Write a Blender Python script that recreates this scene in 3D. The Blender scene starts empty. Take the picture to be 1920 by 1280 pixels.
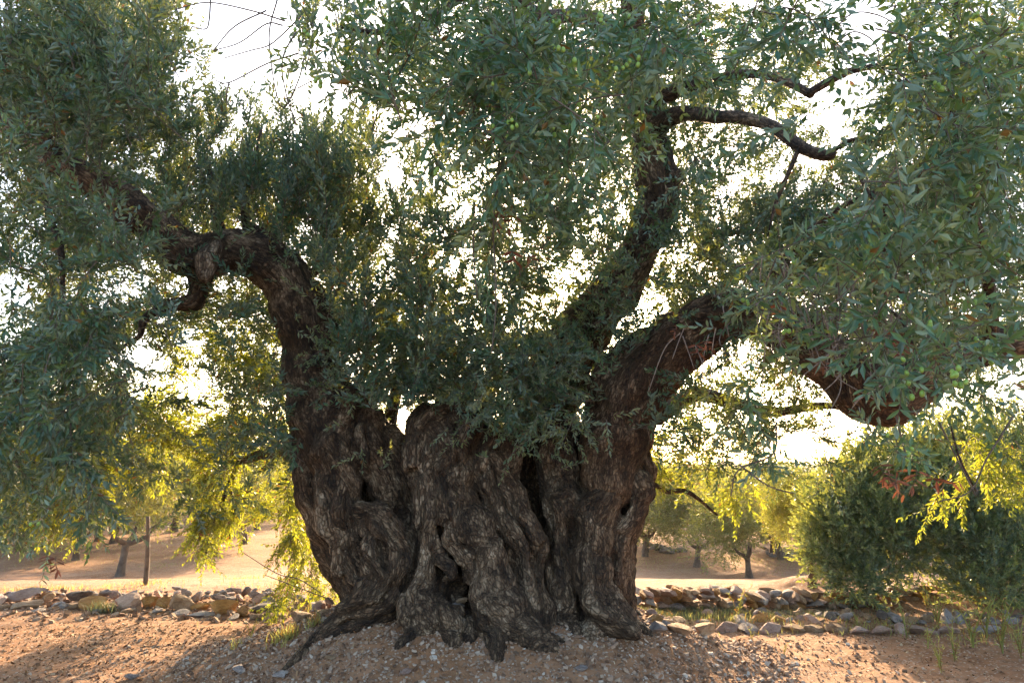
import bpy, math, random
import numpy as np

R = math.radians
rng = np.random.default_rng(7)
random.seed(7)
C = bpy.context.scene.collection
sc = bpy.context.scene

# ------------------------------------------------------------------ camera, sky, sun, exposure
CAMZ, PITCH, F = 1.6, R(11.05), 1280.0      # F: focal length in pixels of the 1920 wide photograph (24 mm)
cam_d = bpy.data.cameras.new('camera'); cam = bpy.data.objects.new('camera', cam_d); C.objects.link(cam)
cam.location = (0, 0, CAMZ); cam.rotation_euler = (R(90) + PITCH, 0, 0)
cam_d.lens = 24; cam_d.sensor_width = 36; cam_d.clip_start = 0.05; cam_d.clip_end = 5000
sc.camera = cam

SUN_EL, SUN_AZ = R(18.0), R(4.0)            # azimuth: clockwise from +Y (towards +X)
w = bpy.data.worlds.new('World'); sc.world = w; w.use_nodes = True
nt = w.node_tree; nt.nodes.clear()
sky = nt.nodes.new('ShaderNodeTexSky'); sky.sky_type = 'NISHITA'; sky.sun_disc = False
sky.sun_elevation = SUN_EL; sky.sun_rotation = SUN_AZ
sky.dust_density = 3.0; sky.air_density = 1.0; sky.ozone_density = 0.6; sky.altitude = 300
bg = nt.nodes.new('ShaderNodeBackground'); bg.inputs['Strength'].default_value = 0.15
wo = nt.nodes.new('ShaderNodeOutputWorld')
nt.links.new(sky.outputs[0], bg.inputs[0]); nt.links.new(bg.outputs[0], wo.inputs[0])
sl = bpy.data.lights.new('sun', 'SUN'); sl.energy = 5.0; sl.angle = R(0.55); sl.color = (1.0, 0.70, 0.40)
so = bpy.data.objects.new('sun', sl); C.objects.link(so)
so.rotation_euler = (R(90) - SUN_EL, 0, R(180) - SUN_AZ)
so.location = (0, 0, 20)
vs = sc.view_settings
vs.view_transform = 'Standard'; vs.look = 'None'; vs.exposure = 2.05; vs.gamma = 1.0; vs.use_curve_mapping = False
cy = sc.cycles
cy.max_bounces = 7; cy.diffuse_bounces = 4; cy.glossy_bounces = 2; cy.transmission_bounces = 4
cy.transparent_max_bounces = 4; cy.volume_bounces = 1; cy.caustics_reflective = False; cy.caustics_refractive = False
cy.sample_clamp_indirect = 8.0

# ------------------------------------------------------------------ helpers
def P(px, py, Y):
    """world point seen at photograph pixel (px, py) at distance Y along the ground axis"""
    dx = (px - 960) / F; dy = (640 - py) / F
    d = np.array([dx, math.cos(PITCH) - dy * math.sin(PITCH), math.sin(PITCH) + dy * math.cos(PITCH)])
    return np.array([0, 0, CAMZ]) + d * (Y / d[1])
def Pv(px, py, Y):
    dx = (px - 960) / F; dy = (640 - py) / F
    d = np.stack([dx, math.cos(PITCH) - dy * math.sin(PITCH), math.sin(PITCH) + dy * math.cos(PITCH)], -1)
    return np.array([0, 0, CAMZ]) + d * (Y / d[..., 1])[..., None]
def project(V):
    q = V - np.array([0, 0, CAMZ])
    f = q[:, 1] * math.cos(PITCH) + q[:, 2] * math.sin(PITCH)
    u = -q[:, 1] * math.sin(PITCH) + q[:, 2] * math.cos(PITCH)
    f = np.maximum(f, .05)
    return 960 + F * q[:, 0] / f, 640 - F * u / f

def nrm(v):
    return v / np.maximum(np.linalg.norm(v, axis=-1, keepdims=True), 1e-9)

def hash3(i, seed):
    i = i.astype(np.int64)
    h = (i[..., 0] * 374761393 + i[..., 1] * 668265263 + i[..., 2] * 2147483647 + seed * 1274126177) & 0xffffffff
    h = ((h ^ (h >> 13)) * 1274126177) & 0xffffffff
    h = ((h ^ (h >> 16)) * 2246822519) & 0xffffffff
    return ((h ^ (h >> 15)) & 0xffff) / 65535.0
def vnoise(p, seed=0):
    """smooth value noise, -1..1, at points p (N,3)"""
    i = np.floor(p); f = p - i; f = f * f * (3 - 2 * f)
    r = 0
    for dx in (0, 1):
        for dy in (0, 1):
            for dz in (0, 1):
                wgt = (f[..., 0] if dx else 1 - f[..., 0]) * (f[..., 1] if dy else 1 - f[..., 1]) * (f[..., 2] if dz else 1 - f[..., 2])
                r = r + wgt * hash3(i + np.array([dx, dy, dz]), seed)
    return r * 2 - 1
def fbm(p, seed=0, octv=3):
    s, a, t = 0, 1.0, 0
    for k in range(octv):
        s = s + a * vnoise(p * (2.03 ** k), seed + k * 17); t += a; a *= .5
    return s / t

def mesh(name, V, faces, mats, mi=None, attrs=None, smooth=False):
    """faces: list of int arrays (n,3) or (n,4); mi: list of material indices (scalar or array) per faces array"""
    me = bpy.data.meshes.new(name)
    V = np.asarray(V, np.float32)
    me.vertices.add(len(V)); me.vertices.foreach_set('co', V.ravel())
    loops = np.concatenate([f.ravel() for f in faces]).astype(np.int32)
    tot = np.concatenate([np.full(len(f), f.shape[1]) for f in faces]).astype(np.int32)
    st = np.concatenate([[0], np.cumsum(tot)[:-1]]).astype(np.int32)
    me.loops.add(len(loops)); me.loops.foreach_set('vertex_index', loops)
    me.polygons.add(len(tot)); me.polygons.foreach_set('loop_start', st)
    if mi is not None:
        m = np.concatenate([np.broadcast_to(np.asarray(k), (len(f),)) for k, f in zip(mi, faces)]).astype(np.int32)
        me.polygons.foreach_set('material_index', m)
    me.polygons.foreach_set('use_smooth', np.full(len(tot), smooth))
    for k, a in (attrs or {}).items():
        a = np.asarray(a, np.float32)
        if a.ndim == 1:
            me.attributes.new(k, 'FLOAT', 'POINT').data.foreach_set('value', a)
        else:
            me.attributes.new(k, 'FLOAT_VECTOR', 'POINT').data.foreach_set('vector', a.ravel())
    for m in mats: me.materials.append(m)
    me.update(calc_edges=True)
    return me
def link(name, me, parent=None, **kw):
    o = bpy.data.objects.new(name, me); C.objects.link(o)
    if parent is not None: o.parent = parent
    for k, v in kw.items():
        if v is not None: o[k] = v
    return o
def copy_of(src, name, parent, M=None):
    o = src.copy(); C.objects.link(o); o.name = name
    if parent is not None: o.parent = parent
    if M is not None: o.matrix_world = M
    return o
def empty(name, loc=(0, 0, 0), **kw):
    o = bpy.data.objects.new(name, None); C.objects.link(o); o.location = loc
    o.empty_display_size = .1
    for k, v in kw.items():
        if v is not None: o[k] = v
    return o

def catmull(pts, n):
    pts = np.asarray(pts, float)
    p = np.vstack([2 * pts[0] - pts[1], pts, 2 * pts[-1] - pts[-2]])
    out = []
    for i in range(1, len(p) - 2):
        t = np.linspace(0, 1, n, endpoint=False)[:, None]
        a, b, c, d = p[i - 1], p[i], p[i + 1], p[i + 2]
        out.append(.5 * ((2 * b) + (-a + c) * t + (2 * a - 5 * b + 4 * c - d) * t ** 2 + (-a + 3 * b - 3 * c + d) * t ** 3))
    out.append(pts[-1:])
    return np.vstack(out)

def tube(path, rad, ns=8, rough=0.0, seed=0):
    """closed tube; returns V, quads, tris, grain coordinates"""
    path = np.asarray(path, float); rad = np.asarray(rad, float); n = len(path)
    T = nrm(np.gradient(path, axis=0))
    up = np.array([0.13, 0.9, 0.2]); N = nrm(np.cross(T, up)); B = np.cross(T, N)
    a = np.linspace(0, 2 * math.pi, ns, endpoint=False)
    s = np.concatenate([[0], np.cumsum(np.linalg.norm(np.diff(path, axis=0), axis=1))])
    ca, sa = np.cos(a), np.sin(a)
    g = np.empty((n, ns, 3)); g[..., 0] = rad[:, None] * ca; g[..., 1] = rad[:, None] * sa; g[..., 2] = s[:, None]
    rr = np.repeat(rad[:, None], ns, 1)
    if rough:
        q = g.copy(); m = rad.mean(); q[..., :2] *= 1.3 / m; q[..., 2] *= .28 / m
        rr = rr * (1 + rough * fbm(q.reshape(-1, 3) + seed * 7.1, seed, 3).reshape(n, ns))
    V = path[:, None] + rr[..., None] * (N[:, None] * ca[None, :, None] + B[:, None] * sa[None, :, None])
    i = np.arange(n - 1)[:, None] * ns; j = np.arange(ns)[None]; k = (j + 1) % ns
    Q = np.stack([i + j, i + k, i + ns + k, i + ns + j], -1).reshape(-1, 4)
    V = V.reshape(-1, 3); g = g.reshape(-1, 3)
    V = np.vstack([V, path[:1], path[-1:]]); g = np.vstack([g, [[0, 0, 0]], [[0, 0, s[-1]]]])
    c0, c1 = n * ns, n * ns + 1
    j = np.arange(ns); k = (j + 1) % ns
    Tr = np.vstack([np.stack([np.full(ns, c0), k, j], -1), np.stack([np.full(ns, c1), (n - 1) * ns + j, (n - 1) * ns + k], -1)])
    return V, Q, Tr, g

# ------------------------------------------------------------------ materials
def new_mat(name):
    m = bpy.data.materials.new(name); m.use_nodes = True
    t = m.node_tree; t.nodes.clear()
    o = t.nodes.new('ShaderNodeOutputMaterial')
    return m, t, o
def node(t, typ, **kw):
    n = t.nodes.new(typ)
    for k, v in kw.items():
        if k in n.inputs.keys(): n.inputs[k].default_value = v
        else: setattr(n, k, v)
    return n
def ramp(t, fac, stops):
    r = t.nodes.new('ShaderNodeValToRGB')
    e = r.color_ramp.elements
    while len(e) > 1: e.remove(e[-1])
    e[0].position = stops[0][0]; e[0].color = (*stops[0][1], 1)
    for p, c in stops[1:]:
        k = e.new(p); k.color = (*c, 1)
    t.links.new(fac, r.inputs[0])
    return r.outputs[0]
def mix(t, fac, a, b, mode='MIX'):
    n = t.nodes.new('ShaderNodeMix'); n.data_type = 'RGBA'; n.blend_type = mode
    for s, v in ((0, fac), (6, a), (7, b)):
        if hasattr(v, 'links'): t.links.new(v, n.inputs[s])
        else: n.inputs[s].default_value = v if s == 0 else (*v, 1)
    return n.outputs[2]
def attr(t, name):
    return node(t, 'ShaderNodeAttribute', attribute_name=name)
def mapping(t, src, scale, loc=(0, 0, 0)):
    m = t.nodes.new('ShaderNodeMapping'); m.inputs['Scale'].default_value = scale; m.inputs['Location'].default_value = loc
    t.links.new(src, m.inputs[0]); return m.outputs[0]
def noise(t, vec, scale, detail=4, rough=.55, dist=0.0):
    n = node(t, 'ShaderNodeTexNoise', Scale=scale, Detail=detail, Roughness=rough, Distortion=dist)
    if vec is not None: t.links.new(vec, n.inputs['Vector'])
    return n.outputs[0]
def voro(t, vec, scale, feature='DISTANCE_TO_EDGE'):
    n = node(t, 'ShaderNodeTexVoronoi', feature=feature, Scale=scale)
    t.links.new(vec, n.inputs['Vector']); return n
def math_(t, op, a, b=None):
    n = t.nodes.new('ShaderNodeMath'); n.operation = op
    for s, v in ((0, a), (1, b)):
        if v is None: continue
        if hasattr(v, 'links'): t.links.new(v, n.inputs[s])
        else: n.inputs[s].default_value = v
    return n.outputs[0]
def bump(t, h, strength, dist, prev=None):
    b = node(t, 'ShaderNodeBump', Strength=strength, Distance=dist)
    t.links.new(h, b.inputs['Height'])
    if prev is not None: t.links.new(prev, b.inputs['Normal'])
    return b.outputs[0]

def bark_material(name='bark'):
    m, t, o = new_mat(name)
    g = attr(t, 'grain'); vec = g.outputs['Vector']; tone = attr(t, 'tone').outputs['Fac']; red = attr(t, 'red').outputs['Fac']
    long_ = mapping(t, vec, (24, 24, 6)); cell = mapping(t, vec, (46, 46, 21))
    n1 = noise(t, long_, 1.0, 6, .65, 1.2); n2 = noise(t, mapping(t, vec, (4.5, 4.5, 2.2)), 1.0, 5, .62)
    wob = noise(t, mapping(t, vec, (75, 75, 45)), 1.0, 4, .65)
    wv = t.nodes.new('ShaderNodeVectorMath'); wv.operation = 'ADD'
    sc_ = t.nodes.new('ShaderNodeVectorMath'); sc_.operation = 'SCALE'; sc_.inputs['Scale'].default_value = 1.3
    nn = node(t, 'ShaderNodeTexNoise', Scale=1.0, Detail=4); t.links.new(mapping(t, vec, (22, 22, 12)), nn.inputs['Vector'])
    t.links.new(nn.outputs['Color'], sc_.inputs[0]); t.links.new(cell, wv.inputs[0]); t.links.new(sc_.outputs[0], wv.inputs[1])
    vo = voro(t, wv.outputs[0], 1.0)
    crack = ramp(t, vo.outputs['Distance'], [(0.0, (0, 0, 0)), (.06, (.35, .35, .35)), (.2, (1, 1, 1))])
    plate = voro(t, wv.outputs[0], 1.0, 'F1')
    pl = t.nodes.new('ShaderNodeSeparateColor'); t.links.new(plate.outputs['Color'], pl.inputs[0])
    # brightness index: broad patches + plates + streaks
    idx = math_(t, 'ADD', math_(t, 'MULTIPLY', n2, .70), math_(t, 'ADD', math_(t, 'MULTIPLY', pl.outputs[0], .14), math_(t, 'ADD', math_(t, 'MULTIPLY', n1, .32), math_(t, 'MULTIPLY', wob, .22))))
    base = ramp(t, idx, [(.55, (.016, .009, .005)), (.67, (.060, .034, .018)), (.76, (.165, .105, .062)), (.86, (.36, .26, .17)), (.97, (.54, .44, .32))])
    grey = ramp(t, idx, [(.54, (.022, .013, .008)), (.66, (.110, .072, .044)), (.78, (.33, .25, .17)), (.90, (.56, .47, .37))])
    redc = ramp(t, idx, [(.52, (.030, .013, .007)), (.68, (.115, .050, .022)), (.82, (.25, .125, .060)), (.96, (.42, .27, .16))])
    streak = mix(t, math_(t, 'MULTIPLY', tone, .85), base, grey)
    col = mix(t, red, streak, redc)
    spk = ramp(t, wob, [(.62, (0, 0, 0)), (.70, (1, 1, 1))])
    lich = ramp(t, n2, [(.50, (0, 0, 0)), (.64, (1, 1, 1))])
    col = mix(t, math_(t, 'MULTIPLY', math_(t, 'MULTIPLY', lich, spk), .55), col, (.36, .35, .31))
    col = mix(t, 1.0, col, ramp(t, crack, [(0, (.42, .39, .36)), (1, (1, 1, 1))]), 'MULTIPLY')
    b = node(t, 'ShaderNodeBsdfPrincipled', Roughness=.72)
    b.inputs['Specular IOR Level'].default_value = .35
    t.links.new(col, b.inputs['Base Color'])
    nb = bump(t, n1, .8, .022); nb = bump(t, crack, .9, .010, nb); nb = bump(t, wob, .6, .006, nb)
    t.links.new(nb, b.inputs['Normal']); t.links.new(b.outputs[0], o.inputs[0])
    return m

def leaf_material(name, front, back, trans, tw=.45, rough=.42, dry=(.20, .12, .04), dryfac=.02):
    m, t, o = new_mat(name)
    v = attr(t, 'v').outputs['Fac']
    geo = t.nodes.new('ShaderNodeNewGeometry')
    col = mix(t, geo.outputs['Backfacing'], front, back)
    var = ramp(t, v, [(0, (.62, .72, .72)), (.5, (1, 1, 1)), (1.0, (1.45, 1.32, 1.0))])
    col = mix(t, 1.0, col, var, 'MULTIPLY')
    isdry = math_(t, 'GREATER_THAN', v, 1 - dryfac)
    col = mix(t, isdry, col, dry)
    tcol = mix(t, 1.0, trans, var, 'MULTIPLY'); tcol = mix(t, isdry, tcol, (.30, .13, .02))
    b = node(t, 'ShaderNodeBsdfPrincipled', Roughness=rough); t.links.new(col, b.inputs['Base Color'])
    b.inputs['Specular IOR Level'].default_value = .5
    tr = t.nodes.new('ShaderNodeBsdfTranslucent'); t.links.new(tcol, tr.inputs[0])
    mx = t.nodes.new('ShaderNodeMixShader'); mx.inputs[0].default_value = tw
    t.links.new(b.outputs[0], mx.inputs[1]); t.links.new(tr.outputs[0], mx.inputs[2]); t.links.new(mx.outputs[0], o.inputs[0])
    return m
def simple(name, stops, scale=8, rough=.8, bs=.5, bd=.01, obj=True, spec=.3, detail=5, vcol=None):
    m, t, o = new_mat(name)
    tc = t.nodes.new('ShaderNodeTexCoord'); src = tc.outputs['Object' if obj else 'Generated']
    oi = t.nodes.new('ShaderNodeObjectInfo')
    n1 = noise(t, src, scale, detail, .6, .4)
    col = ramp(t, n1, stops)
    if vcol is not None:
        a = attr(t, vcol).outputs['Vector']; col = mix(t, 1.0, col, a, 'MULTIPLY')
    b = node(t, 'ShaderNodeBsdfPrincipled', Roughness=rough); t.links.new(col, b.inputs['Base Color'])
    b.inputs['Specular IOR Level'].default_value = spec
    n2 = noise(t, src, scale * 4, 4, .65)
    t.links.new(bump(t, n2, bs, bd), b.inputs['Normal']); t.links.new(b.outputs[0], o.inputs[0])
    return m

M_bark = bark_material()
M_leaf = leaf_material('olive_leaf', (.064, .158, .112), (.165, .245, .205), (.19, .22, .035), .36)
M_leaf_far = leaf_material('olive_leaf_far', (.10, .155, .085), (.19, .24, .16), (.33, .33, .04), .45)
M_leaf_backlit = leaf_material('olive_leaf_backlit', (.10, .17, .05), (.18, .22, .11), (.38, .40, .03), .52)  # back sprays: glow of the low sun put into a yellower leaf colour
M_leaf_near_lit = leaf_material('olive_leaf_near_lit', (.070, .190, .130), (.19, .28, .22), (.22, .27, .04), .34, .34)  # brighter, glossier copy for near leaves, frontal light put into its colour
M_leaf_drape = leaf_material('olive_leaf_bushy', (.125, .210, .150), (.23, .31, .25), (.34, .36, .06), .43)
M_dead = leaf_material('withered_leaf', (.17, .055, .035), (.20, .09, .06), (.35, .12, .05), .3, .7, dryfac=0)
M_twig = simple('twig_bark', [(.3, (.06, .045, .035)), (.6, (.16, .125, .10)), (.8, (.26, .22, .18))], 30, .8, .3, .002)
M_twig_pale = simple('pale_twig', [(.3, (.16, .12, .10)), (.7, (.34, .28, .24))], 30, .8, .3, .002)
M_olive = simple('green_olive_skin', [(.3, (.20, .34, .05)), (.7, (.30, .44, .09))], 40, .35, .05, .001, spec=.5)
M_weed = leaf_material('dry_weed', (.36, .38, .12), (.38, .38, .14), (.48, .46, .12), .5, .7, dryfac=.3, dry=(.32, .22, .09))
M_herb = leaf_material('green_herb', (.12, .15, .10), (.15, .18, .12), (.17, .18, .07), .3, .7, dryfac=.08)

# ------------------------------------------------------------------ terrain
MX, MY = -.22, 6.75                                   # centre of the mound under the old tree
mounds = []                                          # (x, y, radius, height), filled below before the terrain is built
def smooth(a, b, x):
    t = np.clip((x - a) / (b - a), 0, 1); return t * t * (3 - 2 * t)
def base_height(x, y):
    z = -1.15 * smooth(9.4, 21, y) - .006 * np.clip(y - 60, 0, 1e9)
    z = z + .05 * smooth(7.6, 7.8, y) * smooth(1.2, 2.0, x) * (1 - smooth(9.3, 10.5, y))
    return z
def H(x, y, fine=True):
    x = np.asarray(x, float); y = np.asarray(y, float)
    z = base_height(x, y)
    q = np.stack([x, y, np.zeros_like(x)], -1)
    ang = np.arctan2(y - MY, x - MX)
    r = np.hypot((x - MX) / 1.18, (y - MY)) * (1 + .05 * np.sin(3 * ang + 1) + .03 * np.sin(7 * ang))
    z = z + .44 * (1 - smooth(.9, 2.35, r))
    for (mx, my, mr, mh) in mounds:
        z = z + mh * (1 - smooth(.1, 1.0, np.hypot((x - mx) / mr, (y - my) / (mr * .8))))
    near = 1 - smooth(30, 60, y)
    z = z + (.045 - .025 * smooth(9, 12, y)) * fbm(q * .45, 3, 2) * near
    if fine:
        z = z + (.018 * fbm(q * 3.1, 5, 3) + .010 * vnoise(q * 11, 9)) * (1 - smooth(12, 25, y))
    return z
def ground_at(px, py):
    """where the ray through a photograph pixel meets the ground"""
    d = P(px, py, 1.0) - np.array([0, 0, CAMZ])
    t = 3.0 * 1.01 ** np.arange(450)
    for k in range(2):
        p = np.array([0, 0, CAMZ]) + d * t[:, None]
        i = int(np.argmax(p[:, 2] < H(p[:, 0], p[:, 1], False)))
        t = np.linspace(t[max(i - 1, 0)], t[i], 12)
    return p[i]

# ------------------------------------------------------------------ implicit wood: strands joined smoothly, meshed with surface nets
def mpx(r, Y): return r * Y / F
def strand_pts(lst):
    a = np.array([[*P(px, py, Y), mpx(r, Y)] for px, py, Y, r in lst])
    return a
class Wood:
    def __init__(s): s.segs = []; s.cuts = []; s.n = 0
    def add(s, pts, k=.05, tone=.3, red=0.0, n=5, taps=0, seed=0, sub=(.28, .42), out=.8, knob=0.0):
        pts = np.asarray(pts, float); s.n += 1
        c = catmull(pts, n) if len(pts) > 1 else np.vstack([pts, pts + 1e-4])
        c[:, 3] = np.maximum(c[:, 3], .006)
        L = np.concatenate([[0], np.cumsum(np.linalg.norm(np.diff(c[:, :3], axis=0), axis=1))])
        if knob:
            q = np.stack([L * 5.5, np.full(len(L), s.n * 3.3), L * 0], -1)
            c[:, 3] *= 1 + knob * vnoise(q, 31) + knob * .5 * vnoise(q * 2.1, 32)
            for ax_ in (0, 1): c[:, ax_] += .10 * knob * vnoise(q * .9, 33 + ax_)
        for i in range(len(c) - 1):
            s.segs.append((c[i], c[i + 1], L[i], k, tone, red, s.n))
        if taps:
            rg = np.random.default_rng(seed + 100)
            T = nrm(np.gradient(c[:, :3], axis=0)); N = nrm(np.cross(T, [0.05, 1, .02])); B = np.cross(T, N)
            for j in range(taps):
                ph = rg.uniform(0, 6.28); tw = rg.normal(0, 2.0)
                a, b = sorted(rg.uniform(0, 1, 2));
                if b - a < .4: a, b = max(0, a - .25), min(1, b + .25)
                i0, i1 = int(a * (len(c) - 1)), max(int(b * (len(c) - 1)), int(a * (len(c) - 1)) + 3)
                i1 = min(i1, len(c) - 1); i0 = min(i0, i1 - 3)
                if i0 < 0: i0 = 0
                idx = np.arange(i0, i1 + 1); u = np.linspace(0, 1, len(idx))
                ang = ph + tw * L[idx] + .5 * np.sin(u * 6 + ph)
                off = c[idx, 3] * out
                rr = c[idx, 3] * rg.uniform(*sub) * (.35 + .65 * np.sin(np.pi * np.clip(u * .9 + .05, 0, 1)) ** .6)
                q = c[idx, :3] + off[:, None] * (N[idx] * np.cos(ang)[:, None] + B[idx] * np.sin(ang)[:, None])
                tt = np.clip(tone + rg.normal(0, .25), 0, 1)
                s.n += 1
                LL = L[idx]
                for i in range(len(idx) - 1):
                    s.segs.append((np.array([*q[i], rr[i]]), np.array([*q[i + 1], rr[i + 1]]), LL[i], .022, tt, red, s.n))
    def cut(s, pts, k=.05, n=5):
        c = catmull(pts, n) if len(pts) > 1 else np.vstack([pts, np.asarray(pts) + 1e-4])
        for i in range(len(c) - 1): s.cuts.append((c[i], c[i + 1], k))
    @staticmethod
    def dist(X, a, b):
        ab = b[:3] - a[:3]; pa = X - a[:3]
        h = np.clip((pa @ ab) / max(ab @ ab, 1e-9), 0, 1)
        return np.linalg.norm(pa - h[..., None] * ab, axis=-1) - (a[3] + h * (b[3] - a[3])), h
    def build(s, name, voxel, warp=.05, warpf=2.2, seed=0, lo=None, hi=None, disp=(.016, .006), zmin=None):
        A = np.array([np.minimum(a[:3] - a[3], b[:3] - b[3]) for a, b, *_ in s.segs]); B = np.array([np.maximum(a[:3] + a[3], b[:3] + b[3]) for a, b, *_ in s.segs])
        lo_ = A.min(0) - .12 if lo is None else lo; hi_ = B.max(0) + .12 if hi is None else hi
        lo_ = np.array(lo_, float)
        if zmin is not None: lo_[2] = zmin
        dims = np.ceil((hi_ - lo_) / voxel).astype(int) + 1
        ax = [lo_[i] + voxel * np.arange(dims[i]) for i in range(3)]
        rg = np.random.default_rng(seed)
        def upsampled(freq):
            Ws = []
            sz = [int(np.ceil(dims[i] * voxel * freq)) + 3 for i in range(3)]
            g = rg.uniform(-1, 1, sz).astype(np.float32)
            for i in range(3):
                c = (np.arange(dims[i]) * voxel * freq); j = np.floor(c).astype(int); f = c - j; f = f * f * (3 - 2 * f)
                W = np.zeros((dims[i], sz[i]), np.float32); W[np.arange(dims[i]), j] = 1 - f; W[np.arange(dims[i]), j + 1] = f
                g = np.moveaxis(np.tensordot(W, g, axes=(1, i)), 0, i)
            return g
        G = np.empty((*dims, 3), np.float32)
        G[..., 0] = ax[0][:, None, None]; G[..., 1] = ax[1][None, :, None]; G[..., 2] = ax[2][None, None, :]
        for i in range(3):
            G[..., i] += warp * (upsampled(warpf * (.6 if i == 2 else 1)) + .5 * upsampled(warpf * 2.3))
        D = np.full(dims, .3, np.float32)
        def sub(a, b, m):
            l = np.minimum(a[:3] - a[3], b[:3] - b[3]) - m - warp * 1.5; h = np.maximum(a[:3] + a[3], b[:3] + b[3]) + m + warp * 1.5
            i0 = np.clip(np.floor((l - lo_) / voxel).astype(int), 0, dims); i1 = np.clip(np.ceil((h - lo_) / voxel).astype(int) + 1, 0, dims)
            return tuple(slice(x, y) for x, y in zip(i0, i1))
        for (a, b, l, k, *_r) in s.segs:
            sl_ = sub(a, b, k + voxel * 2)
            if min(x.stop - x.start for x in sl_) <= 0: continue
            d, _ = s.dist(G[sl_], a, b)
            o = D[sl_]; h = np.clip(.5 + .5 * (o - d) / k, 0, 1)
            # same strand pieces share the blend, so keep a hard minimum when nearly equal
            D[sl_] = np.minimum(np.minimum(o, d), o + (d - o) * h - k * h * (1 - h))
        for (a, b, k) in s.cuts:
            sl_ = sub(a, b, k + voxel * 2)
            if min(x.stop - x.start for x in sl_) <= 0: continue
            d, _ = s.dist(G[sl_], a, b)
            d = -d; o = D[sl_]; h = np.clip(.5 - .5 * (o - d) / k, 0, 1)
            D[sl_] = o + (d - o) * h + k * h * (1 - h)
        # surface nets
        S = D < 0
        cnt = np.zeros([d - 1 for d in dims], np.int8)
        for dx in (0, 1):
            for dy in (0, 1):
                for dz in (0, 1):
                    cnt += S[dx:dims[0] - 1 + dx, dy:dims[1] - 1 + dy, dz:dims[2] - 1 + dz]
        act = (cnt > 0) & (cnt < 8)
        ids = np.full(act.shape, -1, np.int64); I = np.argwhere(act); ids[act] = np.arange(len(I))
        acc = np.zeros((len(I), 3)); num = np.zeros(len(I))
        cor = {}
        for c in [(x, y, z) for x in (0, 1) for y in (0, 1) for z in (0, 1)]:
            cor[c] = D[I[:, 0] + c[0], I[:, 1] + c[1], I[:, 2] + c[2]]
        for c in cor:
            for axx in range(3):
                if c[axx]: continue
                e = list(c); e[axx] = 1; e = tuple(e)
                f0, f1 = cor[c], cor[e]; cr = (f0 < 0) != (f1 < 0)
                t = np.where(cr, f0 / np.where(f0 == f1, 1, f0 - f1), 0)
                p = np.zeros((len(I), 3)); p += c; p[:, axx] = t
                acc += p * cr[:, None]; num += cr
        V = lo_ + (I + acc / num[:, None]) * voxel
        Q = []
        for axx in range(3):
            u, v = (axx + 1) % 3, (axx + 2) % 3
            s0 = [slice(None)] * 3; s1 = [slice(None)] * 3; s0[axx] = slice(0, -1); s1[axx] = slice(1, None)
            E = np.argwhere(S[tuple(s0)] != S[tuple(s1)])
            E = E[(E[:, u] > 0) & (E[:, v] > 0) & (E[:, u] < dims[u] - 1) & (E[:, v] < dims[v] - 1)]
            sg = S[tuple(E.T)]
            def cid(du, dv):
                q = E.copy(); q[:, u] -= du; q[:, v] -= dv; return ids[tuple(q.T)]
            q = np.stack([cid(1, 1), cid(0, 1), cid(0, 0), cid(1, 0)], -1)
            q[~sg] = q[~sg][:, ::-1]
            Q.append(q)
        Q = np.vstack(Q); Q = Q[(Q >= 0).all(1)]
        # nearest strand gives grain coordinates and wood character (evaluated in the warped space)
        ci = np.clip(((V - lo_) / voxel).astype(int), 0, dims - 1)
        Xw = V + (G[ci[:, 0], ci[:, 1], ci[:, 2]] - (lo_ + ci * voxel))
        best = np.full(len(V), 9.0); gr = np.zeros((len(V), 3)); tone = np.zeros(len(V)); red = np.zeros(len(V))
        for (a, b, l, k, tn, rd, sid) in s.segs:
            m = .12
            L_ = np.minimum(a[:3] - a[3], b[:3] - b[3]) - m; H_ = np.maximum(a[:3] + a[3], b[:3] + b[3]) + m
            w_ = np.nonzero(((Xw > L_) & (Xw < H_)).all(1))[0]
            if not len(w_): continue
            d, h = s.dist(Xw[w_], a, b)
            up = d < best[w_]
            w_, d, h = w_[up], d[up], h[up]
            ab = b[:3] - a[:3]; ln = np.linalg.norm(ab); T = ab / max(ln, 1e-9)
            N = nrm(np.cross(T, [0.05, 1, .02])); Bv = np.cross(T, N); rel = Xw[w_] - a[:3]
            best[w_] = d
            gr[w_] = np.stack([rel @ N + sid * 3.7, rel @ Bv + sid * 1.3, l + rel @ T], -1)
            tone[w_] = tn; red[w_] = rd
        # normals, one smoothing pass for the character fields, then fine relief along the grain
        def vn(V):
            n = np.zeros_like(V); fn = np.cross(V[Q[:, 2]] - V[Q[:, 0]], V[Q[:, 3]] - V[Q[:, 1]])
            for i in range(4): np.add.at(n, Q[:, i], fn)
            return nrm(n)
        for _ in range(4):
            for fld in (tone, red):
                s_ = np.zeros(len(V)); c_ = np.zeros(len(V)); mm = fld[Q].mean(1)
                for i in range(4): np.add.at(s_, Q[:, i], mm); np.add.at(c_, Q[:, i], 1)
                fld[:] = s_ / np.maximum(c_, 1)
        n = vn(V)
        d1 = 1 - 2 * np.abs(fbm(gr * np.array([9, 9, 1.7]), seed + 3, 2))
        d2 = fbm(gr * np.array([26, 26, 9]), seed + 5, 2)
        lump = fbm(V * 5.5, seed + 8, 2)
        lump2 = fbm(V * 12, seed + 18, 2)
        V = V + n * (disp[0] * .62 * (d1 - .4) + disp[1] * d2 + disp[0] * 1.3 * lump + disp[0] * .7 * lump2)[:, None]
        return mesh(name, V, [Q], [M_bark], None, {'grain': gr, 'tone': tone, 'red': red}, True)

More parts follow.
